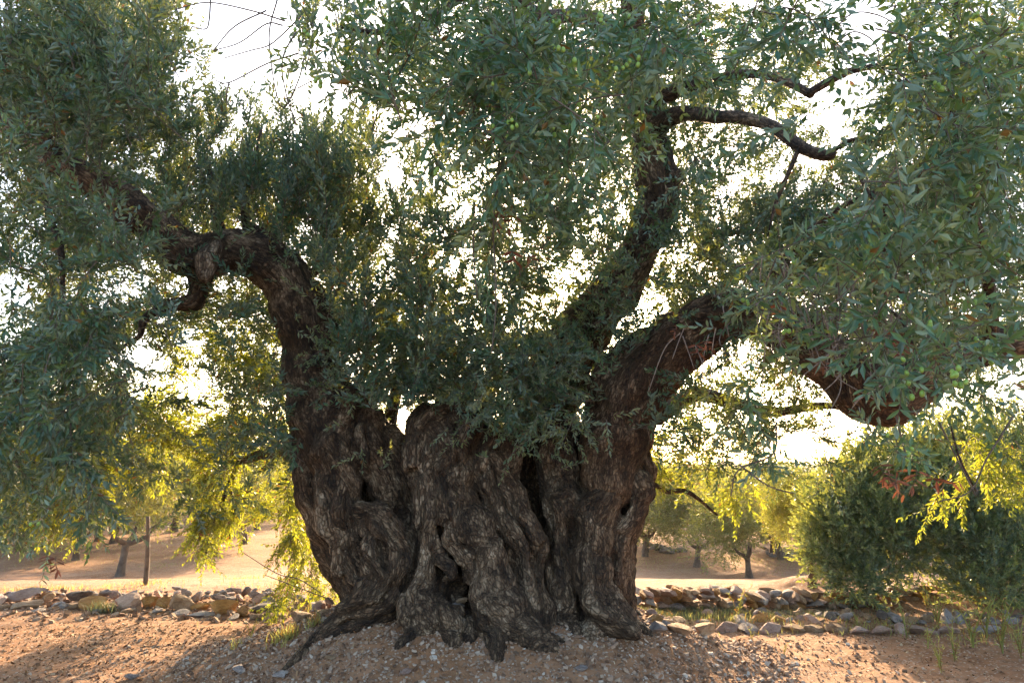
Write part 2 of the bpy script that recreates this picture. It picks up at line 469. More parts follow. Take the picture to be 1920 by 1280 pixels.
# ---------------- the old olive tree
tree = empty('olive_tree', (MX, MY, .3), label='huge ancient olive tree with a gnarled multi-stemmed trunk on a gravel mound', category='tree')
bpy.context.view_layer.update()
TREE_INV = np.array([-MX, -MY, -.3])
def treepart(name, me, **kw):
    o = link(name, me, tree, **kw); o.location = tuple(TREE_INV); return o

def sink(l, k=3):
    a = strand_pts(l)
    for i in range(1, k + 1):
        g = float(H(a[-i, 0], a[-i, 1], False)); a[-i, 2] = min(a[-i, 2], g + a[-i, 3] * (.45 - 1.3 * (1 - (i - 1) / k)))
    return a
W = Wood()
core = dict(k=.12, tone=.15, n=5)
for l in ([(712, 1120, 6.95, 44), (690, 1040, 6.95, 62), (668, 950, 6.9, 80), (650, 870, 6.8, 66), (640, 800, 6.6, 56)],
          [(760, 1110, 7.0, 70), (750, 1000, 7.0, 72), (745, 950, 6.9, 52), (730, 890, 6.9, 34)],
          [(880, 1160, 7.05, 135), (880, 1050, 7.0, 118), (885, 950, 6.95, 104), (875, 880, 6.8, 78), (850, 820, 6.65, 44)],
          [(960, 1130, 7.05, 95), (965, 1000, 7.0, 74), (960, 920, 6.8, 54), (945, 870, 6.8, 38)],
          [(1060, 1150, 7.0, 85), (1058, 1050, 6.95, 70), (1058, 950, 6.75, 54), (1048, 890, 6.6, 32)],
          [(1130, 1150, 6.85, 48), (1130, 1050, 6.8, 46), (1148, 950, 6.75, 50), (1158, 870, 6.65, 48), (1165, 800, 6.4, 48)]):
    W.add(strand_pts(l), **core)
ST = [
 # left lobe
 ([(592, 790, 6.35, 42), (586, 870, 6.3, 38), (602, 950, 6.25, 32), (640, 1040, 6.2, 28), (676, 1105, 6.2, 24), (690, 1150, 6.2, 20)], .05, .25, 0, 2),
 ([(640, 760, 6.2, 44), (628, 860, 6.1, 38), (645, 950, 6.05, 30), (664, 1030, 6.05, 26), (690, 1100, 6.05, 24)], .05, .3, 0, 3),
 ([(688, 790, 6.25, 36), (700, 850, 6.2, 32), (722, 900, 6.2, 26), (748, 960, 6.3, 24), (765, 1010, 6.35, 20)], .05, .15, 0, 2),
 ([(662, 955, 6.05, 24), (705, 965, 5.95, 32), (742, 1005, 5.95, 32), (752, 1060, 5.95, 32), (730, 1108, 5.95, 28), (688, 1128, 5.95, 20), (640, 1146, 5.95, 15), (603, 1172, 5.9, 12), (570, 1205, 5.75, 10), (515, 1242, 5.6, 5)], .03, .3, 0, 1),
 ([(688, 975, 5.95, 20), (702, 1030, 5.88, 18), (700, 1080, 5.88, 18), (672, 1118, 5.86, 18), (640, 1140, 5.92, 9)], .03, .55, 0, 0),
 ([(628, 825, 5.97, 15), (640, 865, 5.93, 17), (664, 905, 5.95, 14), (668, 930, 6.0, 10)], .03, .5, .05, 0),
 ([(725, 830, 6.35, 32), (748, 880, 6.35, 30), (762, 940, 6.35, 26), (770, 1000, 6.35, 20)], .05, .2, 0, 2),
 ([(742, 1120, 6.05, 26), (705, 1152, 5.98, 18), (655, 1182, 5.9, 12), (620, 1200, 5.85, 8)], .03, .05, 0, 1),
 ([(712, 1110, 6.15, 26), (690, 1140, 6.15, 20)], .05, .1, 0, 0),
 ([(605, 900, 6.05, 16), (618, 960, 5.98, 17), (645, 1010, 5.96, 16), (640, 1060, 6.0, 14)], .03, .5, 0, 0),
 ([(592, 960, 6.4, 20), (606, 1010, 6.4, 19), (632, 1065, 6.35, 18), (665, 1115, 6.3, 16)], .04, .2, 0, 0),
 ([(700, 1040, 5.86, 10), (715, 1075, 5.82, 10), (690, 1112, 5.8, 12)], .02, .55, 0, 0),
 # central column, left leg and slanting right leg
 ([(800, 785, 6.15, 26), (792, 850, 6.08, 25), (798, 920, 6.0, 26), (794, 990, 6.0, 24), (788, 1060, 5.95, 30), (786, 1120, 5.9, 38), (800, 1172, 5.75, 36)], .04, .45, 0, 3),
 ([(852, 790, 6.15, 28), (836, 860, 6.05, 27), (830, 930, 6.0, 26), (842, 990, 5.97, 22), (850, 1030, 6.05, 16)], .04, .4, 0, 3),
 ([(884, 800, 6.15, 28), (866, 870, 6.02, 25), (868, 940, 5.95, 30), (895, 1000, 5.9, 34), (918, 1060, 5.85, 34), (928, 1118, 5.8, 36), (950, 1158, 5.68, 36), (1000, 1190, 5.5, 22)], .04, .5, 0, 4),
 ([(835, 960, 5.97, 18), (862, 1010, 5.9, 24), (895, 1062, 5.85, 26), (912, 1120, 5.78, 28), (925, 1165, 5.65, 26)], .03, .4, 0, 1),
 ([(922, 820, 6.15, 30), (906, 870, 6.05, 24), (922, 930, 5.97, 20), (952, 1000, 5.92, 17), (962, 1060, 5.9, 15), (982, 1118, 5.85, 17), (1008, 1168, 5.72, 17)], .03, .35, 0, 2),
 ([(955, 820, 6.2, 28), (950, 880, 6.05, 25), (972, 940, 5.95, 23), (1002, 992, 5.88, 18), (1008, 1022, 5.87, 15), (1000, 1080, 5.9, 15), (1014, 1140, 5.85, 18), (1028, 1180, 5.72, 17)], .03, .4, 0, 3),
 ([(812, 990, 5.92, 12), (824, 1040, 5.86, 11), (848, 1074, 5.8, 11), (852, 1120, 5.75, 13), (862, 1150, 5.7, 12)], .02, .55, 0, 0),
 ([(822, 845, 5.97, 9), (848, 895, 5.9, 9), (880, 945, 5.87, 9), (908, 985, 5.86, 9)], .02, .95, 0, 0),
 ([(836, 1085, 5.85, 8), (858, 1080, 5.8, 8), (872, 1086, 5.8, 6)], .02, 1, 0, 0),
 ([(798, 800, 6.0, 14), (815, 775, 6.0, 15), (845, 765, 6.05, 13), (880, 772, 6.05, 12)], .02, .2, 0, 0),
 ([(876, 850, 5.95, 10), (872, 815, 5.93, 11), (890, 785, 5.97, 11), (900, 770, 6.1, 9)], .02, .45, 0, 0),
 ([(832, 815, 5.97, 10), (842, 855, 5.92, 10), (835, 905, 5.9, 9), (842, 950, 5.9, 8)], .02, .8, 0, 0),
 ([(782, 870, 6.0, 9), (792, 905, 5.92, 9), (790, 950, 5.93, 8)], .02, .7, 0, 0),
 ([(925, 890, 5.93, 9), (938, 945, 5.88, 10), (962, 1000, 5.84, 10), (975, 1060, 5.82, 9), (980, 1120, 5.78, 9)], .02, .6, 0, 0),
 ([(930, 860, 5.98, 12), (965, 905, 5.9, 12), (992, 960, 5.85, 12), (1012, 1010, 5.8, 11)], .02, .6, .05, 0),
 ([(880, 1060, 5.83, 9), (905, 1010, 5.82, 10), (890, 975, 5.86, 9)], .02, .7, 0, 0),
 ([(940, 1080, 5.85, 16), (958, 1120, 5.78, 18), (985, 1160, 5.65, 16)], .03, .4, 0, 0),
 ([(775, 1125, 5.85, 28), (765, 1165, 5.72, 24)], .04, .35, 0, 0),
 ([(828, 1135, 5.8, 24), (848, 1172, 5.65, 18)], .04, .35, 0, 0),
 ([(845, 1100, 6.0, 22), (852, 1150, 5.85, 16)], .03, .2, 0, 0),
 # column behind, and the right hand stem
 ([(1042, 838, 6.35, 34), (1048, 900, 6.2, 34), (1056, 955, 6.1, 36), (1050, 1020, 6.1, 28), (1052, 1080, 6.08, 28), (1058, 1130, 6.02, 28), (1068, 1172, 5.95, 26)], .04, .4, 0, 3),
 ([(1080, 900, 6.25, 22), (1088, 960, 6.12, 22), (1088, 1010, 6.14, 18), (1080, 1080, 6.1, 18), (1084, 1160, 6.0, 20)], .03, .3, 0, 1),
 ([(1030, 1010, 6.1, 14), (1028, 1080, 6.05, 13), (1035, 1150, 5.95, 14)], .03, .25, .2, 0),
 ([(1045, 930, 6.0, 14), (1065, 920, 5.98, 13), (1080, 950, 6.0, 12)], .02, .5, 0, 0),
 ([(1158, 800, 6.15, 46), (1145, 870, 6.05, 38), (1130, 930, 6.0, 34), (1115, 990, 5.95, 31), (1106, 1060, 5.9, 31), (1115, 1120, 5.85, 30), (1148, 1165, 5.72, 24), (1188, 1192, 5.58, 13)], .04, .35, 0, 4),
 ([(1168, 880, 6.05, 22), (1152, 950, 6.0, 20), (1136, 1020, 5.96, 15), (1134, 1080, 5.9, 14), (1155, 1135, 5.82, 14), (1190, 1185, 5.65, 9)], .03, .5, .25, 0),
 ([(1182, 830, 6.35, 28), (1194, 890, 6.25, 25), (1190, 940, 6.22, 24), (1172, 1000, 6.2, 20), (1160, 1060, 6.2, 21), (1160, 1120, 6.15, 22), (1168, 1175, 6.1, 20)], .04, .35, .45, 3),
 ([(1176, 850, 6.1, 15), (1190, 890, 6.02, 13), (1208, 925, 6.02, 13), (1190, 965, 6.02, 12), (1166, 1000, 6.0, 12), (1155, 1060, 6.0, 11), (1160, 1110, 6.0, 10)], .02, .6, .5, 0),
 ([(1204, 860, 6.4, 15), (1210, 905, 6.35, 14), (1200, 950, 6.35, 13), (1180, 1000, 6.4, 13), (1174, 1060, 6.4, 13), (1172, 1120, 6.4, 14), (1182, 1170, 6.4, 14)], .04, .35, .4, 0),
 ([(1032, 815, 6.45, 26), (1060, 822, 6.4, 26)], .04, .1, 0, 0),
 ([(1090, 815, 6.5, 24), (1100, 870, 6.4, 22), (1108, 930, 6.3, 20)], .04, .1, 0, 0),
 ([(690, 780, 6.4, 24), (712, 800, 6.4, 20), (720, 825, 6.35, 16)], .03, .1, 0, 0),
]
for i, (l, k, tn, rd, tp) in enumerate(ST):
    W.add(sink(l, 3) if l[-1][1] > 1225 else strand_pts(l), k=k * .55, tone=tn, red=rd, n=6, taps=max(tp - 1, 0), seed=i, knob=.20)
for l in ([(590, 850, 6.02, 9), (604, 910, 5.98, 9), (612, 970, 5.96, 9), (640, 1030, 5.95, 8), (668, 1090, 5.95, 7)], [(676, 800, 6.02, 10), (684, 850, 5.98, 9), (672, 905, 5.98, 8)],
          [(806, 830, 5.98, 9), (800, 900, 5.88, 9), (806, 960, 5.86, 8), (796, 1030, 5.84, 8), (780, 1090, 5.78, 9), (768, 1150, 5.68, 8)], [(864, 900, 5.92, 8), (858, 950, 5.86, 9), (884, 1010, 5.80, 10), (915, 1060, 5.75, 9), (935, 1110, 5.70, 8), (965, 1160, 5.6, 7)],
          [(905, 840, 6.0, 9), (915, 900, 5.92, 8), (945, 960, 5.86, 8), (975, 1010, 5.82, 9), (985, 1070, 5.80, 8), (1000, 1140, 5.74, 8)], [(1040, 900, 6.0, 9), (1036, 960, 5.96, 9), (1046, 1030, 5.95, 8), (1040, 1100, 5.93, 8)],
          [(1124, 900, 5.96, 9), (1106, 970, 5.86, 9), (1096, 1040, 5.80, 9), (1104, 1110, 5.74, 9), (1140, 1165, 5.62, 8)], [(1180, 870, 6.0, 9), (1186, 940, 5.98, 8), (1158, 1010, 5.95, 8), (1148, 1080, 5.93, 7)],
          [(704, 985, 5.84, 8), (728, 1020, 5.80, 8), (734, 1070, 5.80, 8), (700, 1115, 5.80, 8)]):
    W.add(strand_pts(l), k=.022, tone=.95, n=5, knob=.3)
rg = np.random.default_rng(5)
for (px, py, Y, rr) in [(815, 806, 6.02, 17), (858, 800, 6.02, 15), (702, 815, 6.12, 18), (1178, 838, 6.1, 18), (738, 962, 6.0, 16), (905, 885, 5.98, 13), (1052, 930, 6.0, 16), (958, 902, 6.0, 15), (640, 842, 5.98, 20), (922, 1092, 5.78, 14), (1136, 1040, 5.92, 11), (622, 930, 6.03, 14), (1202, 905, 6.02, 14), (800, 1010, 5.86, 10), (985, 955, 5.86, 12), (1110, 930, 5.95, 13), (838, 880, 5.92, 12), (690, 1060, 5.86, 11), (870, 1020, 5.84, 11), (1055, 1040, 6.0, 12)]:
    W.add(strand_pts([(px - rr * .4, py - rr * .5, Y, rr * .85), (px + rr * .3, py + rr * .6, Y - .01, rr * .9)]), k=.035, tone=float(rg.uniform(.3, .8)), n=2)
    if rg.random() < .7: W.cut(strand_pts([(px, py, Y - rr * .0065, rr * .36), (px + 2, py + rr * .45, Y - rr * .0058, rr * .30)]), .022)
for l in ([(800, 1110, 5.85, 26), (775, 1150, 5.7, 20), (748, 1185, 5.55, 12)], [(822, 1120, 5.8, 24), (838, 1165, 5.62, 16), (850, 1195, 5.48, 9)], [(930, 1120, 5.75, 26), (925, 1165, 5.6, 20), (935, 1200, 5.4, 10)],
          [(955, 1130, 5.75, 24), (1000, 1175, 5.55, 18), (1045, 1205, 5.35, 9)], [(1000, 1130, 5.85, 16), (1025, 1175, 5.65, 13), (1050, 1195, 5.5, 8)], [(1060, 1120, 5.98, 22), (1068, 1160, 5.85, 18), (1085, 1190, 5.65, 10)],
          [(1115, 1120, 5.82, 24), (1112, 1160, 5.7, 16), (1105, 1190, 5.55, 9)], [(1162, 1130, 6.1, 18), (1188, 1165, 6.0, 13), (1212, 1188, 5.9, 8)], [(1170, 1120, 6.4, 18), (1192, 1150, 6.4, 14), (1215, 1168, 6.35, 8)],
          [(880, 1100, 5.85, 16), (878, 1150, 5.7, 13), (885, 1185, 5.55, 8)]):
    W.add(sink(l), k=.035, tone=.3, n=5, taps=1, seed=int(l[0][0]), knob=.25)
def cutp(l): return strand_pts(l)
for l in ([(779, 880, 5.95, 9), (776, 960, 5.95, 11), (776, 1030, 5.9, 12), (765, 1100, 5.85, 10)],
          [(858, 1110, 5.72, 17), (862, 1120, 5.9, 20)], [(864, 1068, 5.8, 8), (868, 1100, 5.75, 12)],
          [(1098, 850, 6.0, 22), (1100, 880, 6.05, 18)], [(1016, 930, 5.95, 9), (1024, 990, 5.95, 9)],
          [(1096, 950, 6.05, 7), (1092, 1060, 6.02, 7), (1090, 1150, 5.9, 6)],
          [(812, 805, 5.9, 7)], [(858, 805, 5.95, 7)], [(735, 955, 5.98, 12), (755, 985, 5.98, 10)],
          [(962, 1040, 5.84, 6), (975, 1090, 5.8, 7)], [(945, 1000, 5.88, 6), (950, 1060, 5.85, 7)],
          [(815, 1020, 5.9, 8), (820, 1070, 5.9, 8)], [(828, 1000, 5.93, 10), (826, 985, 5.93, 9)],
          [(1160, 1105, 5.98, 9), (1172, 1140, 6.0, 12)], [(1148, 1040, 5.92, 5), (1146, 1100, 5.9, 6)],
          [(655, 840, 6.0, 7), (690, 880, 6.0, 9), (700, 930, 6.02, 8)], [(690, 1000, 5.9, 4), (680, 1060, 5.9, 6), (660, 1090, 5.88, 5)],
          [(720, 1010, 5.86, 4), (725, 1060, 5.84, 5)], [(610, 1000, 6.0, 5), (640, 1070, 6.0, 6)]):
    W.cut([(*q[:3], q[3] * 1.35) for q in cutp(l)], .03)
me = W.build('trunk', .0155, warp=.032, warpf=3.2, seed=11, disp=(.024, .009), zmin=.02, hi=np.array([1.42, 8.1, 2.55]))
treepart('trunk', me)

# left limb
L = Wood()
LP = [(640, 840, 6.35, 74), (606, 760, 6.35, 56), (586, 690, 6.3, 47), (580, 630, 6.2, 46), (566, 570, 6.15, 46), (528, 515, 6.05, 43), (470, 478, 5.95, 38), (420, 474, 5.88, 36), (375, 482, 5.8, 38), (325, 448, 5.7, 30), (270, 402, 5.6, 30), (205, 362, 5.5, 27), (130, 318, 5.4, 23), (40, 250, 5.3, 18), (-70, 170, 5.2, 13)]
L.add(strand_pts(LP), k=.05, tone=.2, n=6, taps=7, seed=40, sub=(.25, .4), out=.72, knob=.12)
L.add(strand_pts([(410, 462, 5.68, 12), (390, 480, 5.62, 20), (388, 505, 5.6, 17), (386, 520, 5.58, 10)]), k=.03, tone=.75, n=4)
L.add(strand_pts([(405, 455, 5.62, 9), (402, 470, 5.58, 9)]), k=.02, tone=.9, n=3)
L.add(strand_pts([(375, 500, 5.78, 24), (372, 540, 5.8, 17), (362, 566, 5.8, 15), (330, 572, 5.8, 12), (300, 578, 5.8, 9)]), k=.03, tone=.15, n=5, taps=2)
L.add(strand_pts([(345, 495, 5.85, 20), (318, 480, 5.8, 16), (300, 440, 5.7, 14)]), k=.03, tone=.1, n=4)
L.add(strand_pts([(560, 500, 6.1, 22), (500, 450, 6.1, 18), (480, 430, 6.1, 10)]), k=.04, tone=.1, n=4)
L.cut(strand_pts([(398, 500, 5.52, 6), (400, 505, 5.55, 6)]), .02)
treepart('limb', L.build('limb_arching', .020, warp=.03, warpf=3, seed=21, disp=(.014, .006)), label='thick limb arching over to the left with a pale knotted burl')
# middle limb
L = Wood()
L.add(strand_pts([(985, 960, 6.9, 50), (1000, 860, 6.85, 54), (1025, 760, 6.8, 54), (1060, 670, 6.7, 50), (1110, 600, 6.6, 44), (1160, 540, 6.5, 40), (1200, 465, 6.4, 37), (1232, 390, 6.3, 34), (1228, 320, 6.2, 33), (1212, 240, 6.1, 30), (1200, 140, 5.9, 26), (1185, 20, 5.6, 22), (1165, -110, 5.3, 17)]), k=.05, tone=.12, n=6, taps=6, seed=60, out=.72, knob=.12)
L.add(strand_pts([(1240, 350, 6.2, 24), (1262, 335, 6.1, 17), (1268, 330, 6.05, 8)]), k=.03, tone=.1, n=4)
treepart('limb', L.build('limb_upright', .021, warp=.03, warpf=3, seed=22, disp=(.014, .006)), label='dark upright limb rising through the middle of the crown')
# right limb
L = Wood()
L.add(strand_pts([(1140, 900, 6.1, 50), (1156, 820, 6.1, 50), (1172, 760, 6.05, 48), (1205, 700, 6.0, 47), (1260, 645, 5.9, 43), (1330, 603, 5.8, 40), (1400, 590, 5.7, 38), (1470, 612, 5.6, 40), (1530, 655, 5.5, 44), (1590, 712, 5.4, 45), (1650, 745, 5.3, 44), (1710, 728, 5.2, 38), (1780, 680, 5.1, 32), (1860, 650, 5.0, 27), (1960, 625, 4.9, 22), (2060, 600, 4.8, 15)]), k=.05, tone=.3, red=.22, n=6, taps=9, seed=80, out=.74, knob=.16)
L.add(strand_pts([(1125, 800, 6.2, 30), (1140, 740, 6.15, 36), (1170, 690, 6.1, 38), (1210, 650, 6.05, 30), (1250, 625, 6.0, 20)]), k=.05, tone=.15, n=5, taps=2, seed=5)
L.add(strand_pts([(1200, 830, 6.2, 20), (1215, 780, 6.05, 20), (1250, 725, 5.95, 19), (1300, 672, 5.8, 17), (1350, 640, 5.7, 14)]), k=.03, tone=.4, red=.9, n=5)
L.add(strand_pts([(1660, 760, 5.22, 34), (1690, 765, 5.2, 28)]), k=.04, tone=.2, red=.6, n=4, taps=2)
L.add(strand_pts([(1600, 700, 5.2, 16), (1640, 735, 5.1, 16), (1690, 745, 5.08, 14)]), k=.03, tone=.3, red=.6, n=4)
L.cut(strand_pts([(1180, 800, 5.83, 6), (1210, 740, 5.75, 8), (1262, 680, 5.68, 7)]), .03)
treepart('limb', L.build('limb_drooping', .020, warp=.03, warpf=3, seed=23, disp=(.016, .006)), label='reddish limb rising to the right and sagging into a rounded lump')

def branch_obj(pts, parent=tree, name='branch', n=6, ns=10, rough=.25, seed=0, mat=None, tone=.15, **kw):
    a = strand_pts(pts); c = catmull(a, n)
    V, Q, Tr, g = tube(c[:, :3], np.maximum(c[:, 3], .0015), ns, rough, seed)
    m = mesh(name, V, [Q, Tr], [mat or M_bark], None, {'grain': g, 'tone': np.full(len(V), tone), 'red': np.zeros(len(V))}, True)
    return treepart(name, m, **kw)
BR = [
 [(1215, 250, 6.1, 22), (1270, 215, 5.7, 17), (1340, 218, 5.2, 14), (1400, 222, 4.9, 13), (1450, 240, 4.7, 13), (1505, 278, 4.5, 13), (1552, 292, 4.4, 12), (1566, 278, 4.4, 5)],
 [(1205, 190, 6.0, 18), (1290, 165, 5.6, 14), (1390, 140, 5.2, 10), (1460, 148, 4.9, 9), (1522, 178, 4.7, 9)],
 [(1515, 176, 4.7, 9), (1560, 150, 4.6, 8), (1600, 132, 4.5, 7), (1660, 125, 4.4, 6), (1740, 140, 4.2, 5)],
 [(1560, 285, 4.4, 5), (1600, 262, 4.3, 5), (1650, 272, 4.2, 4)],
 [(1500, 275, 4.5, 5), (1480, 320, 4.5, 5), (1455, 380, 4.5, 4), (1440, 440, 4.5, 1)],
 [(1605, 265, 4.3, 5), (1612, 320, 4.3, 5), (1625, 355, 4.3, 4), (1660, 400, 4.2, 3)],
 [(1200, 90, 5.8, 20), (1120, 40, 5.0, 16), (1020, 30, 4.2, 13), (920, 60, 3.8, 12), (895, 130, 3.7, 12), (892, 200, 3.7, 10), (893, 280, 3.7, 7)],
 [(1020, 30, 4.2, 12), (900, -20, 3.6, 11), (780, 55, 3.3, 10), (700, 60, 3.1, 6), (640, 50, 3.0, 4)],
 [(80, 330, 4.8, 7), (90, 400, 4.7, 7), (112, 460, 4.6, 6), (118, 540, 4.6, 5), (110, 620, 4.6, 3)],
 [(130, 318, 5.4, 20), (80, 250, 5.2, 14), (60, 150, 5.0, 10), (90, 60, 4.8, 7)],
 [(470, 440, 6.1, 14), (460, 380, 6.3, 9), (480, 300, 6.4, 5), (490, 240, 6.5, 3)],
 [(420, 445, 6.1, 10), (400, 380, 6.3, 8), (390, 300, 6.4, 4)],
 [(560, 540, 6.2, 12), (620, 470, 6.6, 8), (640, 380, 6.8, 5)],
 [(300, 578, 5.8, 9), (270, 600, 5.7, 8), (262, 630, 5.7, 5), (230, 650, 5.6, 3)],
 [(740, 900, 7.2, 20), (730, 800, 7.4, 14), (750, 700, 7.6, 10), (760, 600, 7.8, 6)],
 [(560, 850, 7.2, 16), (500, 850, 8.2, 10), (440, 862, 8.8, 8), (400, 832, 9.2, 6), (345, 832, 9.3, 4)],
 [(450, 862, 8.8, 5), (425, 920, 8.9, 4), (400, 985, 9.0, 3), (385, 1040, 9.0, 2)],
 [(425, 900, 8.9, 3), (440, 950, 8.9, 3), (430, 1010, 8.9, 2)],
 [(1230, 780, 6.8, 18), (1300, 742, 7.4, 14), (1370, 752, 7.8, 12), (1450, 772, 8.0, 10), (1560, 760, 8.0, 7), (1640, 790, 8.0, 4)],
 [(1215, 900, 6.9, 5), (1250, 920, 7.2, 5), (1290, 922, 7.4, 4), (1345, 965, 7.5, 2)],
 [(1640, 560, 3.4, 3), (1665, 580, 3.3, 3), (1690, 600, 3.2, 3), (1712, 650, 3.1, 3), (1730, 700, 3.0, 2)],
 [(1770, 640, 4.9, 10), (1700, 560, 4.2, 7), (1660, 480, 3.6, 5), (1660, 380, 3.3, 4)],
 [(1860, 650, 5.0, 14), (1850, 500, 4.4, 10), (1800, 300, 3.8, 7), (1780, 120, 3.4, 5), (1800, -40, 3.2, 4)],
 [(1420, 580, 5.7, 14), (1480, 480, 5.4, 10), (1560, 400, 5.1, 6), (1640, 360, 4.9, 4)],
 [(1780, 790, 4.4, 2), (1800, 860, 4.3, 2), (1830, 920, 4.3, 2)],
]
for i, b in enumerate(BR):
    branch_obj(b, seed=i + 3, ns=12 if b[0][3] > 10 else 7)

# ------------------------------------------------------------------ leaves and twigs
def leaf_geo(L, wd, hi=False, bend=.12):
    if not hi:
        V = np.array([[0, 0, 0], [wd / 2, .45 * L, wd * .18 - bend * L * .3], [0, L, -bend * L], [-wd / 2, .45 * L, wd * .18 - bend * L * .3]])
        T = np.array([[0, 1, 2], [0, 2, 3]])
        return V, T
    st = np.array([0, .18, .42, .68, .88, 1.0]); wv = np.array([.10, .62, 1.0, .86, .45, 0.02])
    V = []; 
    for t, q in zip(st, wv):
        z = -bend * L * t * t
        V += [[-wd / 2 * q, L * t, z + wd * .16 * q], [0, L * t, z], [wd / 2 * q, L * t, z + wd * .16 * q]]
    T = []
    for i in range(len(st) - 1):
        a = i * 3; b = a + 3
        T += [[a, a + 1, b + 1], [a, b + 1, b], [a + 1, a + 2, b + 2], [a + 1, b + 2, b + 1]]
    return np.array(V), np.array(T)
def rot_to(d, roll):
    """matrix whose columns are x, y=d, z with a roll about d"""
    d = nrm(np.asarray(d, float)); a = np.where(np.abs(d[..., 2:3]) > .95, np.array([1.0, 0, 0]), np.array([0, 0, 1.0]))
    x = nrm(np.cross(d, a)); z = np.cross(x, d)
    c, s = np.cos(roll)[..., None], np.sin(roll)[..., None]
    X = x * c + z * s; Z = -x * s + z * c
    return np.stack([X, d, Z], -1)
def twig_template(seed, Ls=.24, pairs=9, leaf=.055, wd=.012, hi=False, curve=.06, spread=.85, stem_r=.0016, tip=True, withstem=True, leaves=True):
    """stem runs along +Y from the origin"""
    rg = np.random.default_rng(seed); V, T, M_, A = [], [], [], []; n0 = 0
    cx, cz = rg.normal(0, curve, 2)
    def at(t): return np.array([cx * t * t, Ls * t, cz * t * t])
    if withstem:
        k = 2 if not hi else 6; ns = 3 if not hi else 5
        t = np.linspace(0, 1, k); pth = np.array([at(x) for x in t])
        v, q, tr, g = tube(pth, stem_r * (1.15 - .8 * t), ns)
        v = v[:-2]; q = np.vstack([q[:, [0, 1, 2]], q[:, [0, 2, 3]]])
        V.append(v); T.append(q); M_.append(np.ones(len(q))); A.append(np.full(len(v), .5)); n0 += len(v)
    lv = []
    if leaves:
        for i in range(pairs):
            t = .06 + .94 * (i + .3) / pairs; ph = (i % 2) * math.pi / 2 + rg.normal(0, .3)
            for s in (0, 1):
                a = ph + s * math.pi + rg.normal(0, .2); op = spread * (1 - .45 * t) + rg.normal(0, .14)
                if rg.random() < .07: continue
                d = np.array([math.sin(op) * math.cos(a), math.cos(op), math.sin(op) * math.sin(a)])
                l = leaf * rg.uniform(.72, 1.15) * (1 - .3 * t * t); lv.append((at(t), d, l, rg.normal(0, .7), rg.random()))
        if tip: lv.append((at(1), np.array([.1, 1, .05]), leaf * .7, rg.uniform(0, 6), rg.random()))
    for (p, d, l, roll, rnd) in lv:
        v, tr = leaf_geo(l, wd * rg.uniform(.8, 1.2), hi, rg.uniform(-.02, .25))
        m = rot_to(d, np.array(roll)); v = v @ m.T + p
        V.append(v); T.append(tr + n0); M_.append(np.zeros(len(tr))); A.append(np.full(len(v), rnd)); n0 += len(v)
    return np.vstack(V), np.vstack(T), np.concatenate(M_), np.concatenate(A)
def scatter(name, temps, pos, dirs, scale, mats, extra=None, seed=0):
    """one mesh from many twigs"""
    rg = np.random.default_rng(seed); N = len(pos); which = rg.integers(0, len(temps), N)
    rolls = rg.uniform(0, 6.283, N); Rm = rot_to(dirs, rolls) * np.asarray(scale).reshape(-1, 1, 1)
    Vs, Ts, Ms, As = [], [], [], []; n0 = 0
    tj = rg.uniform(-.22, .22, N)
    for k, (v, t, m, a) in enumerate(temps):
        ix = np.nonzero(which == k)[0]
        if not len(ix): continue
        vv = np.einsum('nij,vj->nvi', Rm[ix], v) + pos[ix][:, None]
        Vs.append(vv.reshape(-1, 3)); Ts.append((t[None] + (np.arange(len(ix)) * len(v))[:, None, None]).reshape(-1, 3) + n0)
        Ms.append(np.tile(m, len(ix))); n0 += len(ix) * len(v)
        As.append(np.where(a[None] > .97, a[None], np.clip(a[None] + tj[ix][:, None], 0, .97)).ravel())
    if extra is not None:
        v, t = extra; Vs.append(v); Ts.append(t + n0); Ms.append(np.ones(len(t))); As.append(np.full(len(v), .5))
    return mesh(name, np.vstack(Vs), [np.vstack(Ts)], mats, [np.concatenate(Ms)], {'v': np.concatenate(As)}, False)
def tubes_fast(starts, dirs, lens, droop, r0, seg=5, seed=0):
    """many thin curved branchlets (3-sided); returns V, T and their point lists"""
    rg = np.random.default_rng(seed); N = len(starts); t = np.linspace(0, 1, seg)
    side = rg.normal(0, .22, (N, 3)); 
    pts = starts[:, None] + dirs[:, None] * (lens[:, None, None] * t[None, :, None]) + side[:, None] * (lens[:, None, None] * (t ** 2)[None, :, None])
    pts[..., 2] += (droop * lens)[:, None] * (t ** 2)[None]
    T = nrm(np.gradient(pts, axis=1)); X = nrm(np.cross(T, [.3, .9, .1])); Y = np.cross(T, X)
    a = np.array([0, 2.094, 4.189]); r = r0[:, None] * (1.1 - .85 * t)[None]
    V = pts[:, :, None] + r[..., None, None] * (X[:, :, None] * np.cos(a)[None, None, :, None] + Y[:, :, None] * np.sin(a)[None, None, :, None])
    q = []
    for i in range(seg - 1):
        for j in range(3):
            k = (j + 1) % 3; b = i * 3; q += [[b + j, b + k, b + 3 + k], [b + j, b + 3 + k, b + 3 + j]]
    q = np.array(q); TT = (q[None] + (np.arange(N) * seg * 3)[:, None, None]).reshape(-1, 3)
    return V.reshape(-1, 3), TT, pts, T

TW_LO = [twig_template(s, .25, 10, .062, .0180) for s in range(8)]
TW_MID = [twig_template(s + 20, .22, 8, .062, .0185, hi=False, spread=.95) for s in range(8)]
TW_HI = [twig_template(s + 40, .15, 6, .060, .0150, hi=True, spread=1.1, curve=.03) for s in range(8)]

